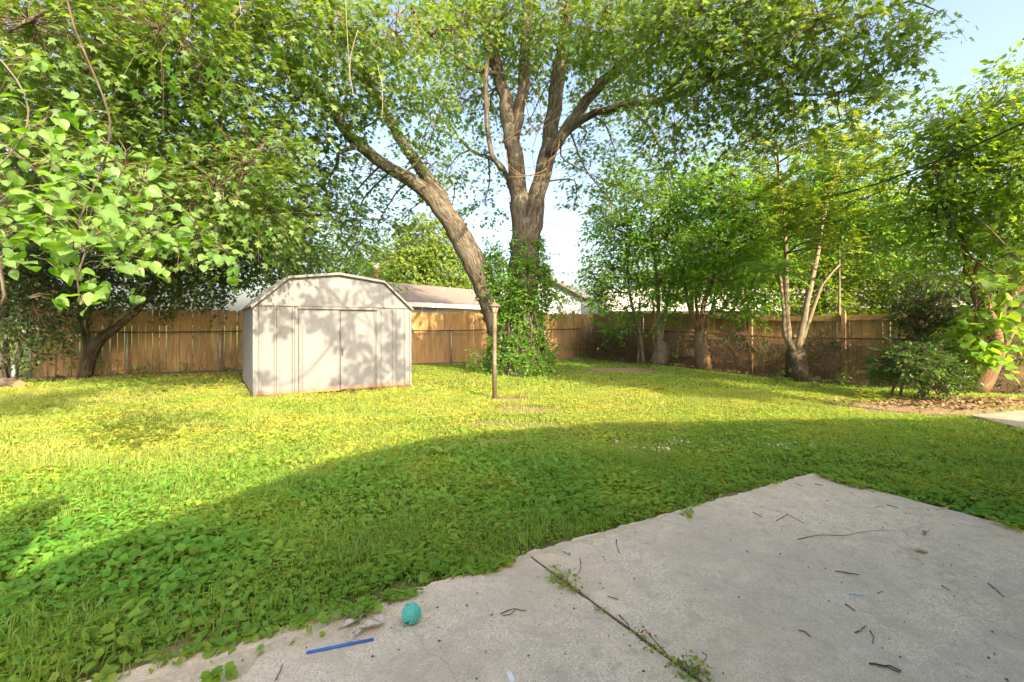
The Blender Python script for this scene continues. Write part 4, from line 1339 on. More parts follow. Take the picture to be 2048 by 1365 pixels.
# --- thicket at the left: leaning trunk by the fence, dark trees and shrubs behind
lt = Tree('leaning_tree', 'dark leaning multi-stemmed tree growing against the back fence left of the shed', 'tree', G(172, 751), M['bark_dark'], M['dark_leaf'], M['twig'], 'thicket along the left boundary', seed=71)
zl = 12.35
lt.limb([list(PR(168, 760, zl, .16)), list(PR(180, 715, zl, .14)), list(PR(205, 675, zl, .13)), list(PR(240, 650, zl, .10)), list(PR(285, 610, zl, .08)), list(PR(330, 540, zl, .05)), list(PR(380, 470, zl, .03))], 'trunk', 10, .12)
lt.limb([list(PR(172, 735, zl, .06)), list(PR(170, 680, zl, .05)), list(PR(160, 640, zl, .04)), list(PR(150, 560, zl, .03))], 'limb', 7)
lt.limb([list(PR(178, 700, zl, .05)), list(PR(176, 640, zl, .04)), list(PR(200, 570, zl, .03)), list(PR(230, 470, zl, .02))], 'limb', 7)
lt.limb([list(PR(200, 670, zl - .1, .04)), list(PR(222, 645, zl - .3, .03)), list(PR(226, 622, zl - .4, .015))], 'limb', 6)
lt.seal()
lt.blobs(PB([(200, 560, 12, 1.0), (300, 560, 12, 1.0, .8), (400, 550, 12, 1.0, .7), (120, 540, 11.8, 1.0), (270, 480, 12.4, 1.2), (380, 470, 12.4, 1.2), (470, 500, 12.4, 1.0), (450, 600, 12.6, .5, .6), (170, 630, 12, .45), (320, 620, 12.3, .4, .6)]), 30, .45, 12, .10, LEAF_OVATE)
lt.finish()

def simple_tree(name, label, base, rows, mats, per, length, L, size, tpl, seed, h, r=.12, group=None, lean=(0, 0), cat='tree', droop=.35, stems=1, flat=.5, branch_step=.5):
    t = Tree(name, label, cat, base, mats[0], mats[1], M['twig'], group, seed)
    for k in range(stems):
        a = 6.283 * k / stems + .5
        off = np.array([math.cos(a), math.sin(a)]) * (0 if stems == 1 else r * 1.2)
        sp = np.array([math.cos(a), math.sin(a)]) * (0 if stems == 1 else h * .22)
        b = np.array(base)
        t.limb([[b[0] + off[0], b[1] + off[1], b[2] - .1, r], [b[0] + off[0] + lean[0] * .3 + sp[0] * .3, b[1] + off[1] + lean[1] * .3 + sp[1] * .3, b[2] + h * .4, r * .75], [b[0] + lean[0] + sp[0], b[1] + lean[1] + sp[1], b[2] + h, r * .3]], 'trunk' if stems == 1 else 'stem', 8, .08)
    t.seal()
    t.blobs(rows, per, length, L, size, tpl, flat, droop)
    t.finish()
    return t

b = G(15, 765)
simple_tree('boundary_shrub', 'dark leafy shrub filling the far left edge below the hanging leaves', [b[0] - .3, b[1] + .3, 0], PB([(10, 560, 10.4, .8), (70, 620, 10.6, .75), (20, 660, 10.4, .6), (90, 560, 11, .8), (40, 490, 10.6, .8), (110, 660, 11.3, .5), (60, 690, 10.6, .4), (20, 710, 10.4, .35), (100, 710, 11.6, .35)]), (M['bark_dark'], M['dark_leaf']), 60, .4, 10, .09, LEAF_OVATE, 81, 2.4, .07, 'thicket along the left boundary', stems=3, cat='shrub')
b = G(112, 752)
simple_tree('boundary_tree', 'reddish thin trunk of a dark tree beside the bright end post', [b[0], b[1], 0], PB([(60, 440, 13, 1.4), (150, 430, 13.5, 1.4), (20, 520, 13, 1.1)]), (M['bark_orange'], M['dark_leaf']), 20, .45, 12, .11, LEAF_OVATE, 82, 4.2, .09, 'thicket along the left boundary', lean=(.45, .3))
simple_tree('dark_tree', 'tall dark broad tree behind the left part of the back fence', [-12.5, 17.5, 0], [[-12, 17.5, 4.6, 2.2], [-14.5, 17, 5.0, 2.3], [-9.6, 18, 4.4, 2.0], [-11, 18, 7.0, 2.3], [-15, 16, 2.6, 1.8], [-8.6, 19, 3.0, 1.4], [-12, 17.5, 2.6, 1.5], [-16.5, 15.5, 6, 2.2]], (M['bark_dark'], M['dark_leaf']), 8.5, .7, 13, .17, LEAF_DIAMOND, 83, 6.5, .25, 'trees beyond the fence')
b = [-7.4, 21, 0]
simple_tree('mid_green_tree', 'mid green tree behind the shed roof under the maple branches', b, [[-7.6, 21, 3.6, 1.5], [-6.2, 21.5, 3.0, 1.2], [-8.8, 20.6, 4.2, 1.6], [-7.2, 21.5, 5, 1.3]], (M['bark_dark'], M['fence_leaf']), 11, .6, 12, .14, LEAF_OVATE, 84, 4.5, .16, 'trees beyond the fence')
simple_tree('pale_tree', 'pale green sunlit tree far behind the beige house roof', [-9.5, 42, 0], [[-9.5, 42, 6.5, 2.6], [-6.5, 43, 6.3, 2.4], [-12, 42, 6, 2.5], [-8, 42, 9, 2.4], [-4.5, 43, 5.0, 1.9], [-5.8, 43, 8.2, 1.8], [-10.5, 42, 3.5, 2.4], [-7, 42, 3.5, 2.2]], (M['bark_dark'], M['far_leaf']), 5.0, 1.0, 14, .32, LEAF_DIAMOND, 85, 8, .3, 'trees beyond the fence')
simple_tree('silvery_tree', 'small pale feathery tree just above the shed roof peak', [-12.5, 33, 0], [[-12.6, 33, 4.2, 1.4, .8], [-11.6, 33, 3.4, 1.2, .8], [-13.4, 33, 3.2, 1.3, .8]], (M['bark_dark'], M['far_leaf']), 7, .8, 12, .18, LEAF_LANCE, 86, 5, .15, 'trees beyond the fence')
simple_tree('yellow_green_tree', 'sunny yellow-green tree glowing behind the side fence', [12.2, 18.5, 0], [[12.2, 18.5, 3.2, 1.5], [13.6, 18, 3.8, 1.5], [11.2, 19, 4.3, 1.4], [14.6, 17.5, 2.8, 1.3], [12.8, 18.5, 5.2, 1.4], [10.8, 19.2, 2.6, 1.0], [12.5, 18, 2.1, 1.0], [14, 17.2, 2.0, 1.0], [11.4, 18.8, 2.0, .9]], (M['bark_dark'], M['bright_leaf']), 20, .55, 12, .14, LEAF_OVATE, 87, 4.6, .14, 'trees beyond the fence')
simple_tree('far_tree', 'dim green tree filling in beyond the cream house', [17, 40, 0], [[17, 40, 5, 3], [13, 40, 4.2, 2.4], [22, 40, 5.5, 3], [27, 38, 5, 3]], (M['bark_dark'], M['far_leaf']), 3.6, 1.0, 14, .32, LEAF_DIAMOND, 88, 6, .3, 'trees beyond the fence')
simple_tree('leafy_tree', 'green tree crowding behind the side fence near its corner', [8.2, 21.5, 0], [[7.2, 21.5, 3.6, 1.5], [9, 21, 4.4, 1.7], [10.4, 20.5, 3.2, 1.5], [6.2, 22, 4.6, 1.2], [8.2, 21.5, 6.2, 1.5], [10.4, 20, 5.4, 1.4], [11.6, 19.6, 7, 1.2]], (M['bark_dark'], M['fence_leaf']), 12, .65, 13, .17, LEAF_DIAMOND, 98, 5, .16, 'trees beyond the fence')
simple_tree('side_tree', 'tall leafy tree beyond the side fence behind the shrubs at right', [17, 15, 0], [[17, 15, 3.5, 2.2], [18, 13.5, 5.5, 2.2], [15.5, 16, 5.2, 2.0], [19.5, 12, 3.5, 2.2], [14.6, 15.6, 2.4, 1.1], [16, 13, 1.8, 1.2]], (M['bark_dark'], M['fence_leaf']), 10, .65, 13, .16, LEAF_DIAMOND, 89, 6, .2, 'trees beyond the fence')

# --- saplings along the side fence
GR = 'saplings along the side fence'
def gp(px, py):
    p = G(px, py, -.05)
    p[2] = float(gz(p[0], p[1]))
    return p
def ff(px, off):
    """ground point at picture column px, off metres in front of the fence"""
    a, d, nn = (FA, dB, nB) if px < 1192 else (FC, dR, nR)
    a2 = a + nn[:2] * off
    p = a2 + d[:2] * s_at(px, a2, d)
    return np.array([p[0], p[1], float(gz(p[0], p[1]))])
# slender leaning sapling
b = ff(1288, .9)
t = Tree('slender_sapling', 'slender pale leaning sapling nearest the fence corner', 'tree', b, M['bark_pale'], M['fence_leaf'], M['twig'], GR, 91)
Zs = b[1]
t.limb([[*b, .07], list(PR(1283, 690, Zs, .06)), list(PR(1275, 650, Zs, .055)), list(PR(1262, 600, Zs, .05)), list(PR(1256, 540, Zs, .04)), list(PR(1262, 450, Zs, .03))], 'trunk', 8)
t.limb([[b[0] - .2, b[1] + .1, b[2], .05], list(PR(1279, 680, Zs + .1, .045)), list(PR(1280, 600, Zs + .1, .035))], 'stem', 7)
t.seal()
t.blobs(PB([(1230, 540, 17, .9), (1200, 590, 17.4, .7), (1260, 470, 16.6, 1.0), (1240, 620, 16.6, .55), (1290, 560, 16.6, .8), (1225, 660, 16.8, .45), (1200, 510, 17.5, .7, .7), (1280, 400, 16.5, .7, .8), (1300, 620, 16.8, .45, .7), (1215, 440, 17.2, .9), (1195, 560, 17.6, .7), (1240, 370, 17, .8), (1205, 640, 17.2, .4), (1255, 650, 16.2, .4)]), 36, .45, 12, .125, LEAF_OVATE)
t.finish()
# three-stemmed sapling on a low stump
b = ff(1322, .85)
t = Tree('forked_sapling', 'pale three-stemmed sapling sprouting from a low vine-covered stump', 'tree', b, M['bark_pale'], M['fence_leaf'], M['twig'], GR, 92)
Zs = b[1]
t.limb([[*b, .26], list(PR(1322, 705, Zs, .24)), list(PR(1320, 692, Zs, .2)), list(PR(1319, 684, Zs, .15))], 'stump', 10, .2)
t.limb([list(PR(1319, 690, Zs, .12)), list(PR(1318, 660, Zs, .085)), list(PR(1316, 610, Zs, .07)), list(PR(1312, 540, Zs, .05)), list(PR(1300, 450, Zs, .03))], 'stem', 8)
t.limb([list(PR(1320, 688, Zs, .08)), list(PR(1327, 650, Zs, .065)), list(PR(1336, 600, Zs, .05)), list(PR(1350, 520, Zs, .03))], 'stem', 8)
t.limb([list(PR(1317, 690, Zs, .05)), list(PR(1313, 660, Zs, .04)), list(PR(1305, 600, Zs, .025))], 'stem', 7)
t.seal()
t.blobs(PB([(1330, 470, 15.8, 1.0), (1380, 530, 15.4, .8), (1320, 560, 15.8, .8), (1350, 400, 16, .9), (1400, 430, 15.6, .9), (1370, 600, 15.4, .45, .8), (1310, 360, 16, .8), (1400, 350, 15.8, .8), (1335, 635, 15, .35), (1360, 560, 15, .6)]), 36, .45, 12, .125, LEAF_OVATE)
t.finish()
# thick trunk with several limbs
b = ff(1408, .85)
t = Tree('stout_sapling', 'stout brown stump with reddish limbs spreading above the side fence', 'tree', b, M['bark_orange'], M['fence_leaf'], M['twig'], GR, 93)
Zs = b[1]
t.limb([[*b, .27], list(PR(1405, 710, Zs, .23)), list(PR(1400, 680, Zs, .2)), list(PR(1402, 655, Zs, .16))], 'trunk', 12, .12)
for st in ([(1402, 660, .10), (1405, 630, .085), (1410, 600, .08), (1425, 560, .07), (1435, 510, .05), (1440, 440, .03)], [(1398, 662, .07), (1388, 640, .06), (1378, 620, .05), (1370, 570, .03)], [(1408, 700, .06), (1405, 680, .06), (1412, 655, .055), (1422, 625, .05), (1432, 580, .03)], [(1400, 660, .07), (1394, 625, .06), (1392, 580, .04)]):
    t.limb([list(PR(x, y, Zs - .05, r)) for x, y, r in st], 'limb', 8)
t.seal()
t.blobs(PB([(1440, 560, 14, .8), (1480, 500, 14, .9), (1430, 480, 14.2, .8), (1500, 590, 13.8, .55), (1460, 410, 14.4, .9), (1400, 500, 14.4, .8, .8), (1520, 450, 13.8, .8), (1450, 610, 13.8, .35), (1490, 640, 13.8, .3, .7), (1420, 370, 14.6, .8), (1445, 640, 13.9, .4), (1485, 610, 13.6, .5), (1525, 560, 13.2, .55), (1530, 500, 13.2, .6), (1505, 400, 13.6, .8)]), 36, .45, 12, .125, LEAF_OVATE)
t.finish()

# --- tree of heaven with feathered leaves
def frond(rs, c, d, length, pairs, lw):
    """one feathered leaf as triangles: leaflets in pairs on an arching stalk"""
    d = nrm(d)
    up = np.array([0, 0, 1.0])
    sd = nrm(np.cross(d, up))
    tt = np.linspace(.14, 1, pairs)
    pts = c + d * (length * tt)[:, None] + up * (length * (.25 * tt - .55 * tt ** 2))[:, None]
    pos, tip, nor, siz = [], [], [], []
    for i, (p, t) in enumerate(zip(pts, tt)):
        tang = nrm(d + up * (.25 - 1.1 * t))
        k = math.sin(math.pi * min(1, .18 + .78 * t)) ** .6
        for sg in (-1, 1):
            pos.append(p); tip.append(sd * sg + tang * .35 - up * .25 + rs.normal(size=3) * .1)
            nor.append(up + sd * sg * .3 + rs.normal(size=3) * .15); siz.append(lw * k * (.9 + .2 * rs.rand()))
    base_t = rs.rand() * .7
    arr = leaf_arrays(LEAF_LANCE, np.array(pos), np.array(tip), np.array(nor), np.array(siz), np.clip(base_t + .3 * rs.rand(len(pos)), 0, 1))
    rach = np.vstack([c[None], pts])
    v, f, _ = tube(rach, np.linspace(.006, .002, len(rach)), 3, False)
    f = np.array(f)
    return join([arr, (np.array(v), np.vstack([f[:, [0, 1, 2]], f[:, [0, 2, 3]]]), np.full(len(v), base_t))])
b = gp(1592, 756)
ai = Tree('feather_leaved_tree', 'pale-stemmed sapling with long feathered leaves sprouting from a dark stump', 'tree', b, M['bark_pale'], M['pinnate_leaf'], M['twig'], GR, 95)
Zs = b[1]
st_ = Tree.limb(ai, [[*b, .32], list(PR(1594, 735, Zs, .28)), list(PR(1592, 712, Zs, .25)), list(PR(1592, 698, Zs, .20))], 'stump', 12, .12)
st_.data.materials[0] = M['bark_dark']
for st in ([(1586, 702, .09), (1577, 680, .085), (1574, 620, .075), (1572, 560, .065), (1570, 470, .05), (1560, 380, .04), (1555, 290, .03)], [(1594, 702, .09), (1602, 670, .085), (1612, 620, .075), (1625, 560, .065), (1637, 500, .055), (1650, 420, .045), (1680, 320, .03), (1700, 250, .02)], [(1598, 702, .055), (1612, 660, .05), (1628, 615, .045), (1645, 570, .035), (1680, 530, .02)], [(1584, 700, .05), (1570, 670, .06), (1567, 620, .05), (1562, 570, .045), (1558, 545, .04)]):
    ai.limb([list(PR(x, y, Zs - .03, r)) for x, y, r in st], 'stem', 8)
ai.seal()
# the rosette low on the cut stem: each feathered leaf is its own part
hub = P(1552, 545, Zs - .7)
for k in range(13):
    a = k * 2.4 + .3
    d = np.array([math.cos(a), -.25 + .8 * math.sin(a) * .8, .45 - .25 * (k % 3)])
    v, f, tn = frond(ai.rs, hub + ai.rs.normal(size=3) * .04, d, 1.0 + .25 * ai.rs.rand(), 15, .19)
    tri_mesh('frond', v, f, M['frond'], ai.root, tint=tn)
for px, py, Z, n, rr in ((1555, 300, 10.8, 16, .7), (1600, 250, 10.6, 16, .8), (1700, 250, 10.4, 22, .8), (1760, 300, 10.2, 20, .7), (1660, 320, 10.5, 20, .8), (1540, 380, 11, 20, .8), (1620, 400, 10.8, 20, .9), (1720, 380, 10.4, 20, .9), (1800, 370, 10, 14, .6), (1500, 330, 11.2, 14, .7), (1590, 470, 11, 14, .7), (1740, 220, 10.2, 9, .5), (1640, 480, 11, 12, .7), (1600, 450, 11.6, 16, .7), (1645, 400, 11.3, 16, .7), (1570, 420, 11.4, 16, .7), (1660, 500, 11.6, 12, .6), (1560, 480, 11.8, 10, .5), (1690, 440, 11, 14, .8), (1540, 300, 10.8, 12, .7)):
    c = P(px, py, Z)
    q, _r = ai.nearest(c)
    for k in range(n):
        o = nrm(ai.rs.normal(size=3)) * rr * ai.rs.rand() ** .5 * np.array([1, 1, .7])
        d = o + np.array([ai.rs.normal() * .3, ai.rs.normal() * .3 - .1, .35])
        ai.leaves.append(frond(ai.rs, c + o * .6, d, .65 + .3 * ai.rs.rand(), 11, .16))
    A = np.array([q]); ai.twigs.append(thin_tubes(A, (A + c) / 2 + np.array([0, 0, .1]), np.array([c]), np.array([.03]), np.array([.012])))
ai.finish()
# rounder-leaved foliage mixed in behind it
b2 = gp(1650, 742)
simple_tree('fence_bush', 'leafy green tree rising behind the feather-leaved sapling', [b2[0] + .8, b2[1] + .5, b2[2]], PB([(1540, 480, 14.0, .8), (1650, 430, 13.8, 1.1), (1740, 430, 13.2, 1.0), (1780, 490, 12.8, .8), (1700, 350, 13.6, 1.0), (1590, 380, 14.0, 1.0), (1800, 430, 12.6, .8), (1500, 400, 14.6, .8), (1480, 350, 14.6, .7), (1840, 500, 12.6, .7), (1660, 300, 13.6, .8)]), (M['bark_pale'], M['fence_leaf']), 44, .45, 12, .115, LEAF_OVATE, 96, 4, .06, GR)

# --- right: broad-leaved tree, clipped shrub, dark shrub
GS = 'shrubs and trees at the right edge'
b = np.array([10.0, 10.3, float(gz(10, 10.3))])
rt = Tree('broad_leaved_tree', 'tree with twisted orange-brown limbs and broad leaves at the right edge', 'tree', b, M['bark_orange'], M['broad_leaf'], M['twig'], GS, 101)
for st in ([(1952, 785, 10.3, .17), (1975, 745, 10.2, .16), (1992, 700, 10.1, .14), (1985, 660, 10, .12), (1960, 600, 9.8, .10), (1940, 560, 9.6, .08), (1930, 500, 9.2, .05), (1925, 400, 8.8, .03)], [(1985, 690, 10.1, .11), (1998, 640, 10, .10), (2008, 600, 9.8, .09), (2050, 570, 9.6, .08), (2120, 500, 9.4, .05)], [(1980, 735, 10.15, .11), (2010, 690, 10, .10), (2030, 640, 9.9, .09), (2060, 600, 9.8, .07), (2120, 560, 9.6, .04)], [(1988, 670, 10, .07), (1982, 630, 9.8, .06), (1970, 590, 9.6, .05), (2000, 520, 9.2, .03)], [(1940, 560, 9.6, .05), (1985, 480, 9.0, .04), (2040, 400, 8.4, .025)], [(1930, 500, 9.2, .04), (1890, 420, 8.6, .03), (1870, 330, 8.3, .015)]):
    rt.limb([list(PR(x, y, Z, r)) for x, y, Z, r in st], 'trunk' if st[0][0] == 1952 else 'limb', 10, .12)
rt.seal()
rt.blobs(PB([(1900, 250, 8.2, .8), (1980, 220, 8.0, .8), (2060, 240, 7.8, .9), (1870, 330, 8.4, .7), (1950, 330, 8.2, .9), (2040, 340, 7.8, .9), (1880, 420, 8.6, .7), (1970, 430, 8.4, .8, .8), (2060, 430, 8, .8), (1850, 500, 9, .6, .8), (1920, 500, 8.8, .6, .8), (2010, 510, 8.4, .5, .7), (2080, 520, 8, .6), (1820, 440, 9, .6), (2140, 300, 8, 1.0), (2150, 450, 8, 1.0), (1960, 180, 8, .4), (2045, 165, 7.8, .4)]), 42, .4, 11, .105, LEAF_OVATE)
rt.blobs(PB([(1950, 640, 8.8, .42), (1985, 680, 8.8, .42), (1930, 690, 8.9, .35), (1960, 720, 8.8, .3), (2020, 560, 7.6, .3), (2040, 520, 6.8, .25)]), 90, .3, 8, .14, LEAF_ROUND)
rt.finish()
simple_tree('side_yard_tree', 'tall tree beside the house that throws the shade over the far right lawn', [9.7, 2.4, 0], [[8.0, 4.0, 4.6, 1.0], [8.1, 3.8, 6.0, 1.1], [8.8, 2.9, 7.2, 1.2], [8.9, 3.0, 5.8, 1.1], [7.4, 4.8, 5.5, .9], [8.3, 4.2, 7.4, 1.1], [9.0, 3.2, 8.6, 1.1], [9.6, 2.2, 9.4, 1.1]], (M['bark_dark'], M['fence_leaf']), 26, .55, 12, .2, LEAF_DIAMOND, 109, 8, .16, GS)
b = gp(1842, 797)
t = Tree('rounded_shrub', 'low rounded dark green shrub on a short pale trunk', 'shrub', b, M['bark_pale'], M['shrub_leaf'], M['twig'], GS, 103)
t.limb([[*b, .07], [b[0] + .05, b[1], b[2] + .22, .055], [b[0] + .0, b[1] + .05, b[2] + .5, .04]], 'trunk', 8, .1)
for px in (1780, 1800, 1880):
    q = P(px, 775, b[1] + .3)
    t.limb([[q[0], q[1], b[2], .03], [q[0] * .6 + b[0] * .4, q[1], b[2] + .35, .02]], 'stem', 6)
t.seal()
t.blobs(PB([(1790, 725, 9.0, .42), (1850, 720, 8.8, .45), (1900, 735, 8.8, .40), (1770, 745, 9.1, .32), (1830, 740, 8.6, .38), (1880, 765, 8.7, .28), (1910, 770, 8.7, .25), (1800, 700, 9.1, .28), (1870, 695, 9, .28), (1765, 710, 9.2, .2)]), 560, .14, 9, .058, LEAF_OVATE, squash=(1, 1, .75), outward=.5)
t.finish()
b = gp(1880, 768)
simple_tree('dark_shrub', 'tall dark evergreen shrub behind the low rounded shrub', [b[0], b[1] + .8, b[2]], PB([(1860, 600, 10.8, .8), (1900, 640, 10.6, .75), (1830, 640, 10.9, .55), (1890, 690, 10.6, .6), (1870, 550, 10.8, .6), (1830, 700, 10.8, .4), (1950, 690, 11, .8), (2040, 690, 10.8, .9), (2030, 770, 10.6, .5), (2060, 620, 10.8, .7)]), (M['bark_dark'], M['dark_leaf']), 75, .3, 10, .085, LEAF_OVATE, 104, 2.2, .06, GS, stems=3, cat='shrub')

# ------------------------------------------------------------------ undergrowth against the fences
rs = np.random.RandomState(201)
def stalks(name, label, a, b, n, hmin, hmax, off, mat, cat=None):
    """thicket of thin bare stems between two ground points"""
    t = rs.rand(n)
    p = np.array(a)[None] * (1 - t)[:, None] + np.array(b)[None] * t[:, None]
    p = p + rs.normal(size=(n, 2)) * off
    A = np.stack([p[:, 0], p[:, 1], gz(p[:, 0], p[:, 1])], 1)
    h = hmin + (hmax - hmin) * rs.rand(n)
    d = np.stack([rs.normal(size=n) * .35, rs.normal(size=n) * .2, np.ones(n)], 1) * h[:, None]
    B = A + d
    Mi = A + d * .5 + rs.normal(size=(n, 3)) * .14
    v, f, tt = thin_tubes(A, Mi, B, np.full(n, .007), np.full(n, .003))
    v2, f2, t2 = thin_tubes(Mi, (Mi + B) / 2 + rs.normal(size=(n, 3)) * .2, B + rs.normal(size=(n, 3)) * .35, np.full(n, .004), np.full(n, .002))
    v, f, tt = join([(v, f, tt), (v2, f2, t2)])
    o = tri_mesh(name, v, f, mat, tint=tt)
    return tag(o, label, cat or 'undergrowth', None, 'stuff')
al = lambda s, k: (FC + dR[:2] * s + nR[:2] * k)
M['dry_stem'] = plain('dry_stem', (.20, .14, .09), .9, .1, 0, .3)
stalks('undergrowth', 'tangle of dry brown stems along the side fence', al(.2, .75), al(9.5, .6), 620, .3, 1.5, .16, M['dry_stem'])
stalks('undergrowth', 'dense dry stalks in the shady fence corner', al(.1, .6), al(2.6, .7), 240, .7, 1.7, .18, M['dry_stem'])
stalks('undergrowth', 'thin bare stems against the left picket fence', FA + dB[:2] * 1 + nB[:2] * .5, FA + dB[:2] * 6.5 + nB[:2] * .5, 70, .3, 1.4, .15, M['dry_stem'])
def tuft(name, label, group, rows, mat, per, length, L, size, tpl, seed, cat='plant', base=None, flat=.5, tw=1.0):
    b_ = base if base is not None else [rows[0][0], rows[0][1], float(gz(rows[0][0], rows[0][1]))]
    t = Tree(name, label, cat, b_, M['twig'], mat, M['twig'], group, seed)
    t.limb([[*b_, .012 * tw], [rows[0][0], rows[0][1], rows[0][2] * .6 + b_[2] * .4, .009 * tw], [*rows[0][:3], .005 * tw]], 'stem', 5, 0, wob=.02 * tw)
    t.seal()
    t.blobs(rows, per, length, L, size, tpl, flat, tw=tw)
    t.finish('leaves')
    return t
GU = 'small bushes against the fences'
def fb(px, py_base, py_c, r, label, seed, mat='ivy_leaf', k=1):
    g = ff(px, .5) if py_base < 762 and px != 965 else gp(px, py_base)
    c = P(px, py_c, g[1])
    tuft('fence_weed', label, GU, [[*c, r], [c[0] + r * .8, c[1], c[2] - r * .5, r * .7], [c[0] - r * .8, c[1], c[2] - r * .6, r * .7]], M[mat], 130 * k, .22, 8, .075, LEAF_OVATE, seed, base=g)
fb(1108, 722, 690, .32, 'small bush beside the ivy-covered trunk in front of the fence', 211)
fb(1160, 718, 690, .3, 'small bush between trunk and fence corner', 212)
fb(965, 752, 715, .38, 'sunlit bush tucked left of the ivy behind the lamp post', 213, 'fence_leaf')
fb(300, 745, 728, .25, 'small dark weed below the left picket fence', 214)
fb(380, 745, 735, .2, 'low dark weed near the middle of the left picket fence', 215)
fb(215, 750, 735, .22, 'low dark weed beside the leaning trunk', 216)
fb(455, 745, 735, .22, 'low dark weed close to the shed corner', 217)
fb(160, 745, 715, .2, 'bright little bush at the foot of the fence end post', 218, 'fence_leaf')
fb(1520, 748, 690, .3, 'leafy vine clump on the chain-link left of the thin steel post', 219, 'dark_leaf')
fb(1490, 745, 672, .25, 'dark vine clump high on the chain-link by the wooden post', 220, 'dark_leaf')
fb(1650, 758, 690, .3, 'dark weed between the dark stump and the next post', 221, 'dark_leaf')
fb(1345, 722, 700, .25, 'weed beside the vine-covered stump', 222)
fb(1540, 752, 715, .2, 'low weed in front of the wooden post', 223)
fb(1690, 765, 748, .2, 'low weed near the rounded shrub', 224)
fb(1240, 718, 690, .3, 'green weed in the dry stalks of the fence corner', 225)
fb(1205, 712, 672, .3, 'bush hanging in the fence corner', 226)
fb(1565, 765, 752, .16, 'pale young weeds at the foot of the thin steel post', 227, 'fence_leaf')
fb(1630, 772, 760, .18, 'pale green weeds in front of the dark stump', 228, 'fence_leaf')
# creeping plants under the left fence and in the beds
rs = np.random.RandomState(231)

# ------------------------------------------------------------------ lawn
def lawn_points(n, z0, z1, power, seed):
    """points on the yard floor, denser near the patio"""
    r_ = np.random.RandomState(seed)
    y = (z0 ** (1 - power) + r_.rand(n) * (z1 ** (1 - power) - z0 ** (1 - power))) ** (1 / (1 - power)) if power != 1 else z0 * (z1 / z0) ** r_.rand(n)
    x = (r_.rand(n) * 2 - 1) * (1.16 * y + .35)
    # inside the fences and off the slabs
    d1 = (x - FA[0]) * dB[1] - (y - FA[1]) * dB[0]
    d2 = (x - FC[0]) * dR[1] - (y - FC[1]) * dR[0]
    u, v = to_uv(x, y)
    wob = .20 * (vnoise(x, y, .33, 40) - .55) + .12 * (vnoise(x, y, .09, 39) - .5)
    vlim = 2.36 - .17 * sstep((.85 - u) / .5) - .10 * sstep((.15 - u) / .4)
    onp = (u > -3) & (u < 4.47 + wob) & (v < vlim + wob)
    sx = (x - S0[0]) * SF[0] + (y - S0[1]) * SF[1]
    sy = (x - S0[0]) * SBk[0] + (y - S0[1]) * SBk[1]
    shed_in = (sx > -.02) & (sx < SW + .02) & (sy > -.03) & (sy < SD)
    ok = (d1 > .05) & (d2 > .05) & ~onp & ~shed_in & ~in_poly(x, y, PATH_POLY)
    return x[ok], y[ok], r_

def dry(x, y):  # dry grass, also carries the painted yellow of the sunlit middle
    """the open middle of the yard is drier and yellower than the ground ivy by the house, with its sunlit yellow also put into the colour"""
    return sstep((y - .25 * x - 3.2 + 1.6 * (vnoise(x, y, 1.1, 52) - .5)) / 3.5) * (1 - .7 * sstep((y + x * .4 - 11.5) / 3.5))
def scatter(n, z0, z1, power, seed, tpl, size, hmax, tiltk, cover):
    x, y, r_ = lawn_points(n, z0, z1, power, seed)
    s = soil_mask(x, y)
    keep = r_.rand(len(x)) > np.clip(s * 1.15, 0, .985)
    keep &= r_.rand(len(x)) < cover(x, y)
    x, y = x[keep], y[keep]
    m = len(x)
    hh = hmax * (.25 + .9 * vnoise(x, y, .28, 41) + .5 * vnoise(x, y, .1, 42)) * r_.rand(m) ** .5
    u, v = to_uv(x, y)
    hh *= np.clip(.35 + 2.2 * np.minimum(np.abs(v - 2.38) + (u > 4.5), 1), .3, 1)
    pos = np.stack([x, y, gz(x, y) + hh + np.where((u < 4.48) & (v < 2.40), PT, 0)], 1)
    a = r_.rand(m) * 6.283
    tip = np.stack([np.cos(a), np.sin(a), r_.normal(size=m) * .3 - .05], 1)
    nor = np.array([0, 0, 1.0]) + r_.normal(size=(m, 3)) * tiltk + np.array([0, -.12, 0])
    sz = size * (.45 + 1.1 * r_.rand(m) ** 1.6) * (.65 + .8 * vnoise(x, y, .4, 43))
    base_t = .05 + .45 * vnoise(x, y, .55, 44) + .25 * vnoise(x, y, 2.5, 45) + .42 * dry(x, y)
    tint = np.clip(base_t + (r_.rand(m) - .5) * .5, 0, 1)
    # splashes of white paint left on the lawn
    return pos, tip, nor, sz, tint, tpl
def spill(pos, tint):
    w = vnoise(pos[:, 0], pos[:, 1], .09, 46)
    out = tint.copy()
    for px, py, rx, ry in ((1305, 905, .30, .16), (1345, 890, .24, .10), (1600, 900, .35, .12), (1260, 890, .25, .1)):
        g = G(px, py)
        d = np.sqrt(((pos[:, 0] - g[0]) / rx) ** 2 + ((pos[:, 1] - g[1]) / ry) ** 2)
        out[(d < 1.2) & (w > .60 + .2 * d)] = 2.0
    return out
ivyness = lambda x, y: np.clip((vnoise(x, y, .9, 47) * 1.5 - .12) * (1 - .85 * dry(x, y)), .06, 1)
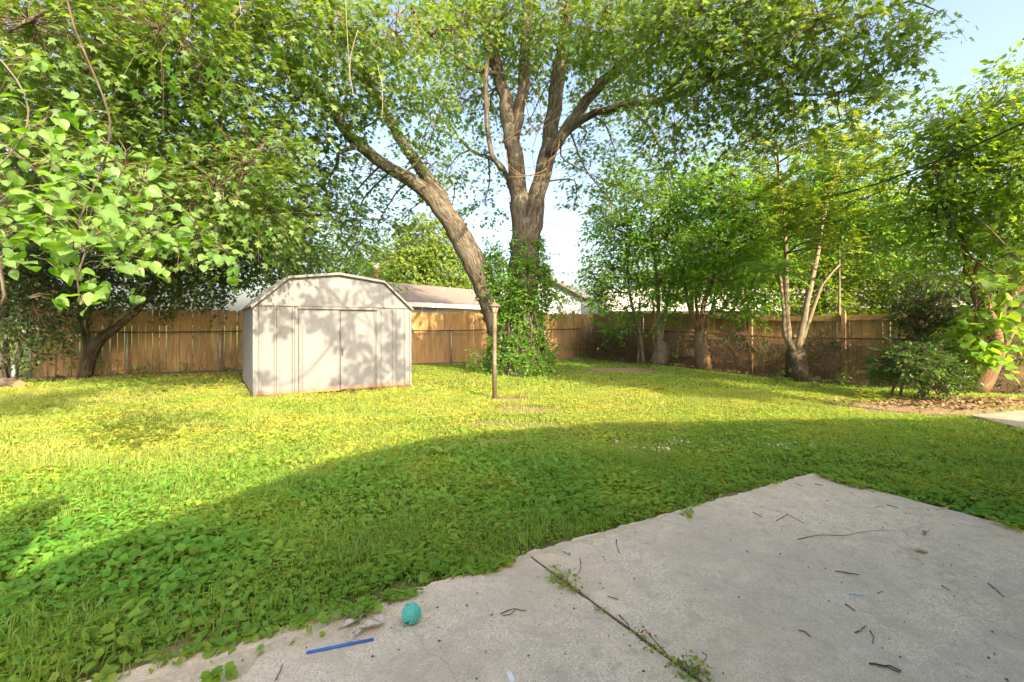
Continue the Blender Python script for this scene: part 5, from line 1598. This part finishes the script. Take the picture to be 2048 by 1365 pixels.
sets = [scatter(56000, 1.75, 4.2, 0, 301, LEAF_ROUND, .034, .065, .5, lambda x, y: .12 + .88 * ivyness(x, y)),
        scatter(40000, 1.75, 4.4, 0, 306, LEAF_DIAMOND, .022, .06, .6, lambda x, y: 1.1 - .6 * ivyness(x, y)),
        scatter(34000, 1.75, 4.5, 0, 305, LEAF_LANCE, .048, .08, .5, lambda x, y: np.clip(vnoise(x, y, .6, 48) * 2 - .75, .05, 1)),
        scatter(80000, 4.2, 7.0, 0, 302, LEAF_ROUND, .032, .06, .5, ivyness),
        scatter(170000, 4.0, 10.0, 0, 303, LEAF_DIAMOND, .030, .045, .6, lambda x, y: 1.1 - .75 * ivyness(x, y) * (y < 7)),
        scatter(170000, 9.5, 20, 0, 304, LEAF_DIAMOND, .044, .035, .6, lambda x, y: 1 + 0 * x)]
arrs = []
for pos, tip, nor, sz, tint, tpl in sets:
    arrs.append(leaf_arrays(tpl, pos, tip, nor, sz, spill(pos, tint)))
V, F, Tn = join(arrs)
lm = M['lawn_leaf']
ntl = lm.node_tree
bs_ = ntl.nodes['Principled BSDF']
src = bs_.inputs['Base Color'].links[0].from_socket
at = N(ntl, 'ShaderNodeAttribute', attribute_name='tint')
gt = N(ntl, 'ShaderNodeMath', operation='GREATER_THAN'); gt.inputs[1].default_value = 1.5
ntl.links.new(at.outputs['Fac'], gt.inputs[0])
ntl.links.new(mixc(ntl, gt.outputs[0], src, (.72, .74, .72)), bs_.inputs['Base Color'])
gc = tri_mesh('ground_cover', V, F, lm, tint=Tn)
tag(gc, 'low round-leaved ground ivy and clover spreading over the lawn', 'ground cover', None, 'stuff')

# grass blades
def blades(n, z0, z1, seed, h, w, cover):
    x, y, r_ = lawn_points(n, z0, z1, 0, seed)
    s = soil_mask(x, y)
    keep = (r_.rand(len(x)) > np.clip(s * 1.1, 0, .98)) & (r_.rand(len(x)) < cover(x, y))
    x, y = x[keep], y[keep]
    m = len(x)
    hh = h * (.5 + .9 * r_.rand(m)) * (.6 + .9 * vnoise(x, y, .45, 49))
    a = r_.rand(m) * 6.283
    ww = w * (.7 + .6 * r_.rand(m))
    z = gz(x, y) - .005
    b0 = np.stack([x - np.cos(a) * ww, y - np.sin(a) * ww, z], 1)
    b1 = np.stack([x + np.cos(a) * ww, y + np.sin(a) * ww, z], 1)
    lean = r_.normal(size=(m, 2)) * .38
    mid = np.stack([x + lean[:, 0] * hh * .35, y + lean[:, 1] * hh * .35, z + hh * .6], 1)
    tipp = np.stack([x + lean[:, 0] * hh * 1.1, y + lean[:, 1] * hh * 1.1, z + hh * (1 - .25 * np.hypot(lean[:, 0], lean[:, 1]))], 1)
    o = np.stack([np.cos(a) * ww, np.sin(a) * ww, 0 * x], 1) * .75
    V = np.stack([b0, b1, mid - o, mid + o, tipp], 1).reshape(-1, 3)
    F = np.array([(0, 1, 3), (0, 3, 2), (2, 3, 4)])[None] + (np.arange(m) * 5)[:, None, None]
    t = np.clip(.0 + .4 * vnoise(x, y, .7, 50) + .3 * r_.rand(m) + .15 * vnoise(x, y, 3, 51) + .35 * dry(x, y) + (r_.rand(m) < .06), 0, 1)
    return V, F.reshape(-1, 3), np.repeat(t, 5)
g1 = blades(75000, 1.75, 5.0, 311, .085, .0026, lambda x, y: np.clip(1.25 - 1.35 * ivyness(x, y), .05, 1))
g2 = blades(95000, 5.0, 10, 312, .065, .0042, lambda x, y: np.clip(1.3 - 1.1 * ivyness(x, y), .15, 1))
g3 = blades(70000, 10, 20, 313, .055, .008, lambda x, y: 1 + 0 * x)
V, F, Tn = join([g1, g2, g3])
tag(tri_mesh('grass', V, F, M['grass_blade'], tint=Tn), 'short yellow-green grass growing through the lawn', 'grass', None, 'stuff')

# dry litter under the shrubs at right and on the soil
def litter(n, cx, cy, rx, ry, seed):
    r_ = np.random.RandomState(seed)
    x = cx + r_.normal(size=n) * rx; y = cy + r_.normal(size=n) * ry
    pos = np.stack([x, y, gz(x, y) + .012 + .02 * r_.rand(n)], 1)
    a = r_.rand(n) * 6.283
    tip = np.stack([np.cos(a), np.sin(a), r_.normal(size=n) * .3], 1)
    nor = np.array([0, 0, 1.0]) + r_.normal(size=(n, 3)) * .5
    return leaf_arrays(LEAF_OVATE, pos, tip, nor, .05 + .05 * r_.rand(n), r_.rand(n))
M['litter'] = leaf_mat('leaf_litter', (.13, .075, .04), (.26, .165, .09), (.42, .31, .19), .1, (.3, .2, .1), .8, .1)
p1, p2, p3 = G(1850, 805), G(1990, 800), G(1180, 745)
V, F, Tn = join([litter(520, p1[0], p1[1], .8, .4, 1), litter(520, p2[0], p2[1], 1.0, .45, 2), litter(160, p3[0] - .5, p3[1], .6, .5, 3), litter(350, -9.2, 12.7, 1.8, .35, 4), litter(420, 6.6, 15.3, 1.2, 1.6, 5)])
tag(tri_mesh('leaf_litter', V, F, M['litter'], tint=Tn), 'dry brown fallen leaves under the shrubs and fences', 'leaf litter', None, 'stuff')

# ------------------------------------------------------------------ small things on the patio and in the lawn
def on_patio(px, py): return G(px, py, PT)
# teal dog ball: bumpy, with a split seam
M['teal_light'] = plain('teal_nub', (.14, .55, .47), .5, .4, 0, .1, 30)
M['teal'] = plain('teal_rubber', (.07, .44, .37), .5, .4, 0, .1, 30)
M['teal_dark'] = plain('teal_split', (.015, .12, .11), .7)
bc = on_patio(823, 1246); br = .043
ball = empty('dog_ball', bc, 'small bumpy teal rubber ball with a split side at the patio edge', 'ball')
mb = MB()
nl, nm_ = 18, 28
prof_v, prof_f = [], []
ax = nrm(np.array([-.75, -.5, .25]))
a1 = nrm(np.cross(ax, [0, 0, 1])); a2 = np.cross(ax, a1)
for i in range(nl + 1):
    th = math.pi * i / nl
    for k in range(nm_):
        ph = 2 * math.pi * k / nm_
        d = ax * math.cos(th) + (a1 * math.cos(ph) + a2 * math.sin(ph)) * math.sin(th)
        rr = br * (1 - (.06 if i == 6 else 0))
        prof_v.append(bc + np.array([0, 0, br * .985]) + d * rr)
for i in range(nl):
    for k in range(nm_):
        k2 = (k + 1) % nm_
        prof_f.append((i * nm_ + k, i * nm_ + k2, (i + 1) * nm_ + k2, (i + 1) * nm_ + k))
mb.add(prof_v, prof_f); mb.build('shell', M['teal'], ball, True)
mb = MB()
for k in range(150):
    z_ = 1 - 2 * (k + .5) / 150; ph = k * 2.39996
    d = np.array([math.cos(ph) * math.sqrt(1 - z_ * z_), math.sin(ph) * math.sqrt(1 - z_ * z_), z_])
    if abs(d.dot(ax) - .5) < .1 or d[2] < -.9: continue
    c = bc + np.array([0, 0, br * .985]) + d * br * .985
    e1 = nrm(np.cross(d, [.3, .2, .9])); e2 = np.cross(d, e1)
    w_ = .0040
    v = [c + (e1 * math.cos(q * 1.0472) + e2 * math.sin(q * 1.0472)) * w_ for q in range(6)] + [c + d * .0030 + (e1 * math.cos(q * 1.0472) + e2 * math.sin(q * 1.0472)) * w_ * .55 for q in range(6)]
    mb.add(v, [(q, (q + 1) % 6, 6 + (q + 1) % 6, 6 + q) for q in range(6)] + [tuple(range(6, 12))])
o = mb.build('nubs', M['teal_light'], ball, True); o['kind'] = 'stuff'
mb = MB()
seam = [bc + np.array([0, 0, br * .985]) + (ax * .5 + (a1 * math.cos(t) + a2 * math.sin(t)) * .866) * br * .985 for t in np.linspace(-.9, 2.6, 16)]
mb.tube(seam, .0028, 5); mb.build('split_seam', M['teal_dark'], ball, True)

# blue plastic stick
M['blue_plastic'] = plain('blue_plastic', (.02, .14, .48), .35, .5, 0, .08)
p0, p1 = on_patio(613, 1308), on_patio(747, 1281)
mb = MB()
dd = nrm(p1 - p0); sd_ = np.cross([0, 0, 1], dd)
for sgn in (-1, 1):
    mb.tube([p0 + sd_ * .0032 * sgn + [0, 0, .0045], (p0 + p1) / 2 + sd_ * .0032 * sgn + [0, 0, .0055], p1 + sd_ * .0032 * sgn + [0, 0, .0045]], .0042, 8)
tag(mb.build('plastic_stick', M['blue_plastic'], None, True), 'bright blue plastic stick lying on the patio below the ball', 'plastic stick')

# dry leaves
M['dry_grey'] = plain('dry_grey_leaf', (.52, .47, .40), .8, .1, 0, .25, 40)
M['dry_brown'] = plain('dry_brown_leaf', (.34, .21, .11), .8, .1, 0, .25, 40)
M['dry_tan'] = plain('dry_tan_leaf', (.50, .38, .24), .8, .1, 0, .2, 40)
def curled(name, px, py, size, ang, mat, label, group, curl, h=PT, seed=0, lift=0):
    r_ = np.random.RandomState(seed)
    c = G(px, py, h)
    ni, nj = 7, 5
    half = [.05, .55, .9, 1, .8, .45, .04]
    v, f = [], []
    for i in range(ni):
        y = i / (ni - 1) - .5
        for j in range(nj):
            x = (j / (nj - 1) - .5) * .62 * half[i] * (1 + .35 * (r_.rand() - .5))
            zc = curl * (abs(x) * 1.1 + .5 * y * y) + .05 * r_.rand()
            v.append((x * (1 - curl * .3), y, zc))
    for i in range(ni - 1):
        for j in range(nj - 1):
            a = i * nj + j
            f.append((a, a + 1, a + nj + 1, a + nj))
    V_ = np.array(v) * size
    ca, sa = math.cos(ang), math.sin(ang)
    V_ = np.stack([V_[:, 0] * ca - V_[:, 1] * sa, V_[:, 0] * sa + V_[:, 1] * ca, V_[:, 2] + .004 + lift], 1) + c
    mb = MB(); mb.add(V_, f)
    tipv = V_[(ni - 1) * nj + 2]
    mb.tube([tipv, tipv + np.array([-sa, ca, .15]) * size * .3], .0015, 4)
    return tag(mb.build(name, mat, None, True), label, 'leaf', group)
GL = 'dry fallen leaves on the patio'
curled('dry_leaf', 1850, 1070, .062, 2.2, M['dry_brown'], 'curled brown dry leaf, the upper of two on the patio', GL, .9, seed=1)
curled('dry_leaf', 1843, 1105, .075, 1.35, M['dry_tan'], 'flat tan dry leaf below the curled brown one on the patio', GL, .45, seed=2)
for k, (px, py, s_, a_, lf, lab) in enumerate(((715, 1240, .10, .4, .0, 'grey crumpled dead leaf nearest the lawn in the clump beside the ball'), (742, 1262, .095, 1.9, .006, 'pale crumpled dead leaf touching the end of the blue stick'), (720, 1270, .085, 2.9, .004, 'lower grey dead leaf of the clump above the blue stick'), (757, 1250, .085, .9, .008, 'grey dead leaf on the ball side of the clump'), (700, 1255, .08, 2.3, .003, 'thin curled dead leaf on the far side of the clump from the ball'))):
    curled('dead_leaf', px, py, s_, a_, M['dry_grey'], lab, 'clump of dead leaves by the ball', .8, seed=10 + k, lift=lf)

# twigs
M['twig_dark'] = plain('dark_twig', (.10, .072, .055), .9, .1, 0, .3)
M['twig_red'] = plain('reddish_twig', (.19, .085, .055), .8, .2, 0, .3)
GT = 'twigs scattered on the patio'
def twig(pts, r, label, mat='twig_dark', fork=None):
    r *= .78
    q = [np.append(G(x, y, PT) + [0, 0, r + .001 + .004 * (i % 2)], r * (1 - .16 * i)) for i, (x, y) in enumerate(pts)]
    q = spline(q, .015)
    jr = np.random.RandomState(int(pts[0][0]))
    q[1:-1, :2] += jr.normal(size=(len(q) - 2, 2)) * .0016
    q[:, 3] *= .75 + .5 * jr.rand(len(q))
    mb = MB(); mb.tube(q[:, :3], np.maximum(q[:, 3], .0006), 5)
    if fork:
        mb.tube([G(x, y, PT) + [0, 0, r + .001] for x, y in fork], r * .7, 4)
    return tag(mb.build('twig', M[mat], None, True), label, 'twig', GT)
twig([(1596, 1080), (1640, 1073), (1690, 1072), (1735, 1065), (1792, 1061)], .003, 'longest thin reddish twig, wavy, in the upper part of the patio', 'twig_red')
twig([(1552, 1043), (1576, 1030)], .0026, 'short straight twig making a V with its neighbour', 'twig_red', fork=[(1576, 1030), (1608, 1048)])
twig([(1505, 1025), (1525, 1037)], .0028, 'short dark twig left of the V-shaped twig')
twig([(1630, 969), (1646, 973)], .004, 'thick dark twig stub at the far corner of the patio')
twig([(1590, 967), (1606, 975)], .0025, 'thin twig close to the far patio corner beside the grass')
twig([(1720, 975), (1750, 987)], .003, 'dark twig lying on the right-hand patio edge')
twig([(1774, 1011), (1795, 1018)], .0032, 'dark twig beside the pale splinter')
twig([(1748, 1016), (1762, 1014), (1770, 1017)], .0025, 'little forked brown twig left of the pale splinter', 'twig_red')
twig([(1670, 1144), (1695, 1149), (1718, 1152)], .0042, 'stout brown twig in the middle of the large slab')
twig([(1691, 1210), (1700, 1218), (1710, 1224)], .0035, 'dark slanting twig below the pale blue scrap')
twig([(1754, 1188), (1766, 1185)], .0022, 'tiny twig right of the pale blue scrap')
twig([(1976, 1168), (1990, 1181), (2008, 1196)], .0038, 'dark straight twig near the right edge of the picture')
twig([(1883, 1172), (1899, 1184)], .0025, 'thin twig between the stout twig and the right edge')
twig([(1710, 1267), (1722, 1265), (1729, 1253)], .0032, 'curved reddish twig in the lower middle of the large slab', 'twig_red')
twig([(1740, 1263), (1746, 1275), (1745, 1289)], .0028, 'thin curved reddish twig right of the other curved one', 'twig_red')
twig([(1597, 1262), (1610, 1268), (1621, 1275)], .0034, 'dark slanting twig in the lower large slab')
twig([(1738, 1330), (1765, 1336), (1800, 1348)], .005, 'thickest dark twig at the bottom of the picture', fork=[(1758, 1334), (1780, 1334), (1802, 1345)])
twig([(1238, 1232), (1252, 1248), (1264, 1264)], .0036, 'straight dark twig beside the patio joint')
twig([(1215, 1194), (1236, 1202)], .0032, 'short thick dark twig above the joint weeds')
twig([(1232, 1080), (1234, 1096), (1240, 1108)], .0028, 'bent dark twig reaching in from the lawn edge')
twig([(1160, 1118), (1161, 1140), (1150, 1158)], .0026, 'thin curved grey twig above the joint')
twig([(1001, 1230), (1022, 1222), (1052, 1223)], .0034, 'curled brown twig on the left slab right of the ball', 'twig_red', fork=[(1005, 1233), (1020, 1231), (1030, 1222)])
twig([(552, 1362), (560, 1345), (566, 1330)], .003, 'dry stalk at the bottom left patio edge', 'twig_red')
# scraps
M['paper'] = plain('white_plastic', (.75, .76, .78), .4, .4, 0, .05)
M['blue_scrap'] = plain('pale_blue_plastic', (.30, .48, .58), .4, .4, 0, .05)
M['teal_scrap'] = plain('teal_plastic', (.10, .33, .36), .4, .4, 0, .05)
M['splinter'] = plain('pale_wood', (.62, .50, .34), .8, .2, 0, .1)
def scrap(name, a, b, w, h, mat, label, cat):
    p0, p1 = on_patio(*a), on_patio(*b)
    mb = MB(); d = p1 - p0; L_ = np.linalg.norm(d); d = d / L_
    s_ = np.cross([0, 0, 1], d)
    n_ = 4
    v, f = [], []
    for i in range(n_ + 1):
        for (o_, z_) in ((-w / 2, .002), (w / 2, .002), (w / 2 * .8, .002 + h), (-w / 2 * .8, .002 + h)):
            v.append(p0 + d * L_ * i / n_ + s_ * o_ * (1 - .3 * abs(i / n_ - .4)) + [0, 0, z_ + .003 * math.sin(i * 1.7)])
    for i in range(n_):
        for k in range(4): f.append((i * 4 + k, i * 4 + (k + 1) % 4, i * 4 + 4 + (k + 1) % 4, i * 4 + 4 + k))
    f += [(3, 2, 1, 0), tuple(n_ * 4 + k for k in range(4))]
    mb.add(v, f)
    return tag(mb.build(name, mat, None), label, cat)
scrap('plastic_scrap', (1016, 1345), (1028, 1366), .022, .003, M['paper'], 'white plastic scrap at the bottom edge of the left slab', 'scrap')
scrap('plastic_scrap', (1125, 1104), (1140, 1112), .008, .004, M['teal_scrap'], 'small teal plastic scrap at the lawn edge above the joint', 'scrap')
scrap('plastic_scrap', (1698, 1190), (1728, 1192), .005, .003, M['blue_scrap'], 'pale blue plastic scrap in the middle of the large slab', 'scrap')
scrap('wood_splinter', (1872, 1020), (1898, 1016), .016, .005, M['splinter'], 'pale wood splinter on the right edge of the patio', 'splinter')
# specks of bark and grit
r_ = np.random.RandomState(77)
n = 800
u_, v_ = r_.rand(n) * 6.6 - 2.2, r_.rand(n) ** .8 * 2.2 + .15
u_ = np.clip(u_, -2.2, 4.4)
c = np.array([UV(a, b, PT + .003) for a, b in zip(u_, v_)])
a = r_.rand(n) * 6.283
V, F, Tn = leaf_arrays((np.array([(-.5, 0, 0), (.5, 0, 0), (.3, 1.4, .1), (-.4, 1.2, 0), (0, .6, .6)]), np.array([(0, 1, 4), (1, 2, 4), (2, 3, 4), (3, 0, 4)])), c, np.stack([np.cos(a), np.sin(a), 0 * a], 1), np.tile([0, 0, 1.0], (n, 1)), .003 + .006 * r_.rand(n) ** 3, r_.rand(n))
tag(tri_mesh('debris', V, F, M['twig_dark'], tint=Tn), 'dark specks of bark and grit strewn over the patio', 'debris', None, 'stuff')
# sand and soil spread along the patio edge and in the joint
M['sand'] = plain('sand', (.52, .43, .32), .95, .1, 0, .2, 60, .6)
M['joint'] = plain('joint_soil', (.17, .12, .08), .95, .05, 0, .35, 40, .6)
mb = MB(); q0, q1 = UV(JU(-1.1), -1.1, PT - .022), UV(JU(2.34), 2.34, PT - .022); jd = nrm(q1 - q0); mb.box((q0 + q1) / 2, (.012, np.linalg.norm(q1 - q0), .03), np.cross(jd, [0, 0, 1]), jd); mb.build('joint_soil', M['joint'], patio)
def drift(u0, u1, v0, wmax, seed, label):
    """thin irregular skin of sand washed onto the slab edge"""
    us = np.arange(u0, u1, .02)
    v, f = [], []
    for i, a in enumerate(us):
        k = math.sin(math.pi * (i + .5) / len(us)) ** .5
        w_ = wmax * k * (.15 + 1.1 * float(vnoise(a, seed, .11, 91)) * float(vnoise(a, seed, .035, 92)) * 1.6)
        for j in range(4):
            v.append(UV(a, v0 - w_ * j / 3, PT + (.004, .0035, .002, -.001)[j] + .001 * float(vnoise(a * 3, j, .1, 93))))
    for i in range(len(us) - 1):
        for j in range(3): f.append((i * 4 + j, i * 4 + j + 1, i * 4 + 5 + j, i * 4 + 4 + j))
    mb = MB(); mb.add(v, [q[::-1] for q in f])
    return tag(mb.build('sand_drift', M['sand'], None, True), label, 'sand', 'sandy drifts on the patio', 'stuff')
drift(1.25, 2.6, 2.37, .13, 1, 'pale sand spilled along the lawn edge above the joint')
drift(-1.0, .62, 2.24, .26, 2, 'sandy soil along the lawn edge left of the blue stick')

# weeds in the joint and broad-leaved weeds in the lawn
GW = 'weeds growing in the patio joint'
def joint_weed(px, py, r, label, seed, n=1, tpl=LEAF_OVATE, size=.018):
    g = on_patio(px, py)
    rows = [[g[0], g[1], PT + r * .55, r], [g[0] + r * .7, g[1] - r * .8, PT + r * .35, r * .7], [g[0] - r * .5, g[1] + r * .6, PT + r * .4, r * .8]]
    tuft('joint_weed', label, GW, rows, M['lawn_leaf'], 34000, .035, 5, size, tpl, seed, base=[g[0], g[1], PT - .02], tw=.12)
joint_weed(1124, 1165, .052, 'bushy green weed at the lawn end of the patio joint', 401)
joint_weed(1142, 1184, .026, 'small weed trailing just below the bushy one in the joint', 402)
joint_weed(1195, 1222, .012, 'tiny sprout halfway along the patio joint', 403)
joint_weed(1283, 1283, .032, 'leafy weed patch beside the straight twig in the joint', 404, size=.017)
joint_weed(1352, 1335, .042, 'leafy weed patch below the red-stemmed seedling', 405, size=.02)
joint_weed(1395, 1360, .046, 'weed patch at the bottom edge in the joint', 406, size=.02)
M['red_stem'] = plain('red_stem', (.30, .07, .05), .6, .3)
def seedling(pts, leafpts, label, seed):
    r_ = np.random.RandomState(seed)
    g = on_patio(*pts[0][:2])
    root = empty('seedling', g, label, 'seedling', 'red-stemmed seedlings in the joint')
    q = spline(np.array([np.append(P(x, y, Z), .0022) for x, y, Z in pts]), .01)
    mb = MB(); mb.tube(q[:, :3], q[:, 3], 5); mb.build('stem', M['red_stem'], root, True)
    for x, y, Z, s_, mt in leafpts:
        me = hearts[r_.randint(4)].copy()
        me.materials[0] = M[mt]
        o = link('leaf', me); o.parent = root; o.matrix_parent_inverse = root.matrix_basis.inverted()
        o.matrix_basis = Matrix.Translation(Vector(P(x, y, Z))) @ Matrix.Rotation(r_.rand() * 6, 4, 'Z') @ Matrix.Rotation(-.5, 4, 'X') @ Matrix.Scale(s_, 4)
    return root
zj = on_patio(1352, 1330)[1]
seedling([(1355, 1335, zj), (1335, 1310, zj), (1312, 1285, zj + .02), (1292, 1263, zj + .03)], [(1292, 1262, zj + .03, .020, 'red_stem'), (1287, 1264, zj + .03, .016, 'red_stem'), (1331, 1287, zj, .034, 'ivy_leaf'), (1297, 1266, zj + .03, .014, 'red_stem')], 'red-stemmed seedling leaning left from the patio joint', 5)
zj = on_patio(1390, 1340)[1]
seedling([(1388, 1340, zj), (1400, 1328, zj), (1412, 1318, zj), (1413, 1310, zj), (1404, 1306, zj)], [(1386, 1318, zj, .026, 'ivy_leaf'), (1405, 1306, zj, .012, 'red_stem'), (1375, 1345, zj, .034, 'ivy_leaf'), (1395, 1348, zj, .036, 'ivy_leaf')], 'hooked red-stemmed seedling at the bottom of the joint', 6)
GD = 'broad-leaved weeds in the lawn'
def rosette(px, py, n, ln, wd, label, seed, up=.5, mat='lawn_leaf'):
    r_ = np.random.RandomState(seed)
    g = gp(px, py)
    root = empty('broad_leaved_weed', g, label, 'weed', GD)
    for k in range(n):
        a = k * 2.4 + r_.rand()
        d = np.array([math.cos(a), math.sin(a)])
        L_ = ln * (.6 + .5 * r_.rand())
        v, f = [], []
        for i in range(6):
            t = i / 5
            w_ = wd * math.sin(math.pi * (.08 + .9 * t)) * (.9 + .1 * r_.rand())
            p = np.array([*(d * L_ * t * .85), L_ * (up * t - .35 * t * t) + .01])
            s_ = np.array([-d[1], d[0], 0])
            v += [g + p - s_ * w_ + [0, 0, w_ * .4], g + p, g + p + s_ * w_ + [0, 0, w_ * .4]]
        for i in range(5):
            f += [(i * 3, i * 3 + 1, i * 3 + 4), (i * 3, i * 3 + 4, i * 3 + 3), (i * 3 + 1, i * 3 + 2, i * 3 + 5), (i * 3 + 1, i * 3 + 5, i * 3 + 4)]
        tri_mesh('leaf', np.array(v), np.array(f), M[mat], root, tint=np.full(18, .35 + .5 * r_.rand()), smooth=True)
    return root
rosette(886, 924, 9, .22, .028, 'dock weed with long upright leaves on the edge of the house shadow', 1, .9)
rosette(700, 918, 6, .16, .022, 'smaller broad-leaved weed in the sunlit lawn near the shadow edge', 2, .7)
rosette(965, 1000, 5, .1, .018, 'low broad weed in the shaded lawn', 3, .5)
def leafy_stalk(px, py, h, label, seed):
    r_ = np.random.RandomState(seed)
    g = gp(px, py)
    root = empty('leafy_weed', g, label, 'weed', 'tall weeds at the edge of the bare soil')
    top = g + np.array([r_.normal() * .03, r_.normal() * .03, h])
    mb = MB(); mb.tube([g, (g + top) / 2 + [.01, 0, 0], top], [.006, .005, .003], 5); mb.build('stem', M['red_stem'], root, True)
    for k in range(14):
        t = .25 + .75 * k / 13
        c = g + (top - g) * t
        a = k * 2.4
        arr = leaf_arrays(LEAF_LANCE, c[None], np.array([[math.cos(a), math.sin(a), .25 - .6 * (1 - t)]]), np.array([[0, 0, 1.0]]), np.array([.16 * (1.1 - .5 * t)]), np.array([.5 + .4 * r_.rand()]))
        tri_mesh('leaf', arr[0], arr[1], M['bright_leaf'], root, tint=arr[2])
leafy_stalk(1718, 808, .30, 'yellowish leafy weed nearer the lawn at the bare soil', 1)
leafy_stalk(1748, 806, .26, 'yellowish leafy weed nearer the rounded shrub', 2)
leafy_stalk(1325, 788, .22, 'thin seeding weed standing in the shaded far lawn', 3)

# things at the left edge: log, leaning steel post, fallen branch
lg = G(20, 778)
logo = empty('cut_log', lg, 'short split reddish log lying at the far left edge', 'log')
mb = MB(); mb.tube([lg + [-.45, .1, .10], lg + [-.1, .02, .11], lg + [.25, -.05, .09]], [.12, .13, .12], 12, True, .12, 3); mb.build('bark', M['bark_dark'], logo, True)
mb = MB(); mb.tube([lg + [.235, -.048, .09], lg + [.256, -.053, .09]], [.108, .106], 12, True, .1, 3); mb.build('cut_end', M['dead_vine'], logo)
pg = G(18, 770)
sp = empty('steel_post', pg, 'short grey galvanised post at the far left edge behind the log', 'post')
mb = MB(); mb.tube([pg + [0, .1, -.05], pg + [.0, .1, .42]], .045, 10); mb.build('tube', M['galv'], sp, True)
mb = MB(); mb.lathe(pg + np.array([0, .1, .42]), [(.05, 0), (.05, .02), (.02, .04)], 10); mb.build('cap', M['galv'], sp, True)
for st, lab in (([(92, 752), (130, 757), (145, 762)], 'fallen brown branch on the ground under the thicket'), ([(102, 766), (114, 756), (120, 750)], 'thin fallen stick crossing the fallen branch')):
    q = [np.append(G(x, y) + [0, 0, .03 + .02 * i], .018 - .004 * i) for i, (x, y) in enumerate(st)]
    q = spline(q, .1)
    mb = MB(); mb.tube(q[:, :3], q[:, 3], 6, True, .1); tag(mb.build('fallen_branch', M['twig'], None, True), lab, 'branch', 'fallen branches by the left fence')
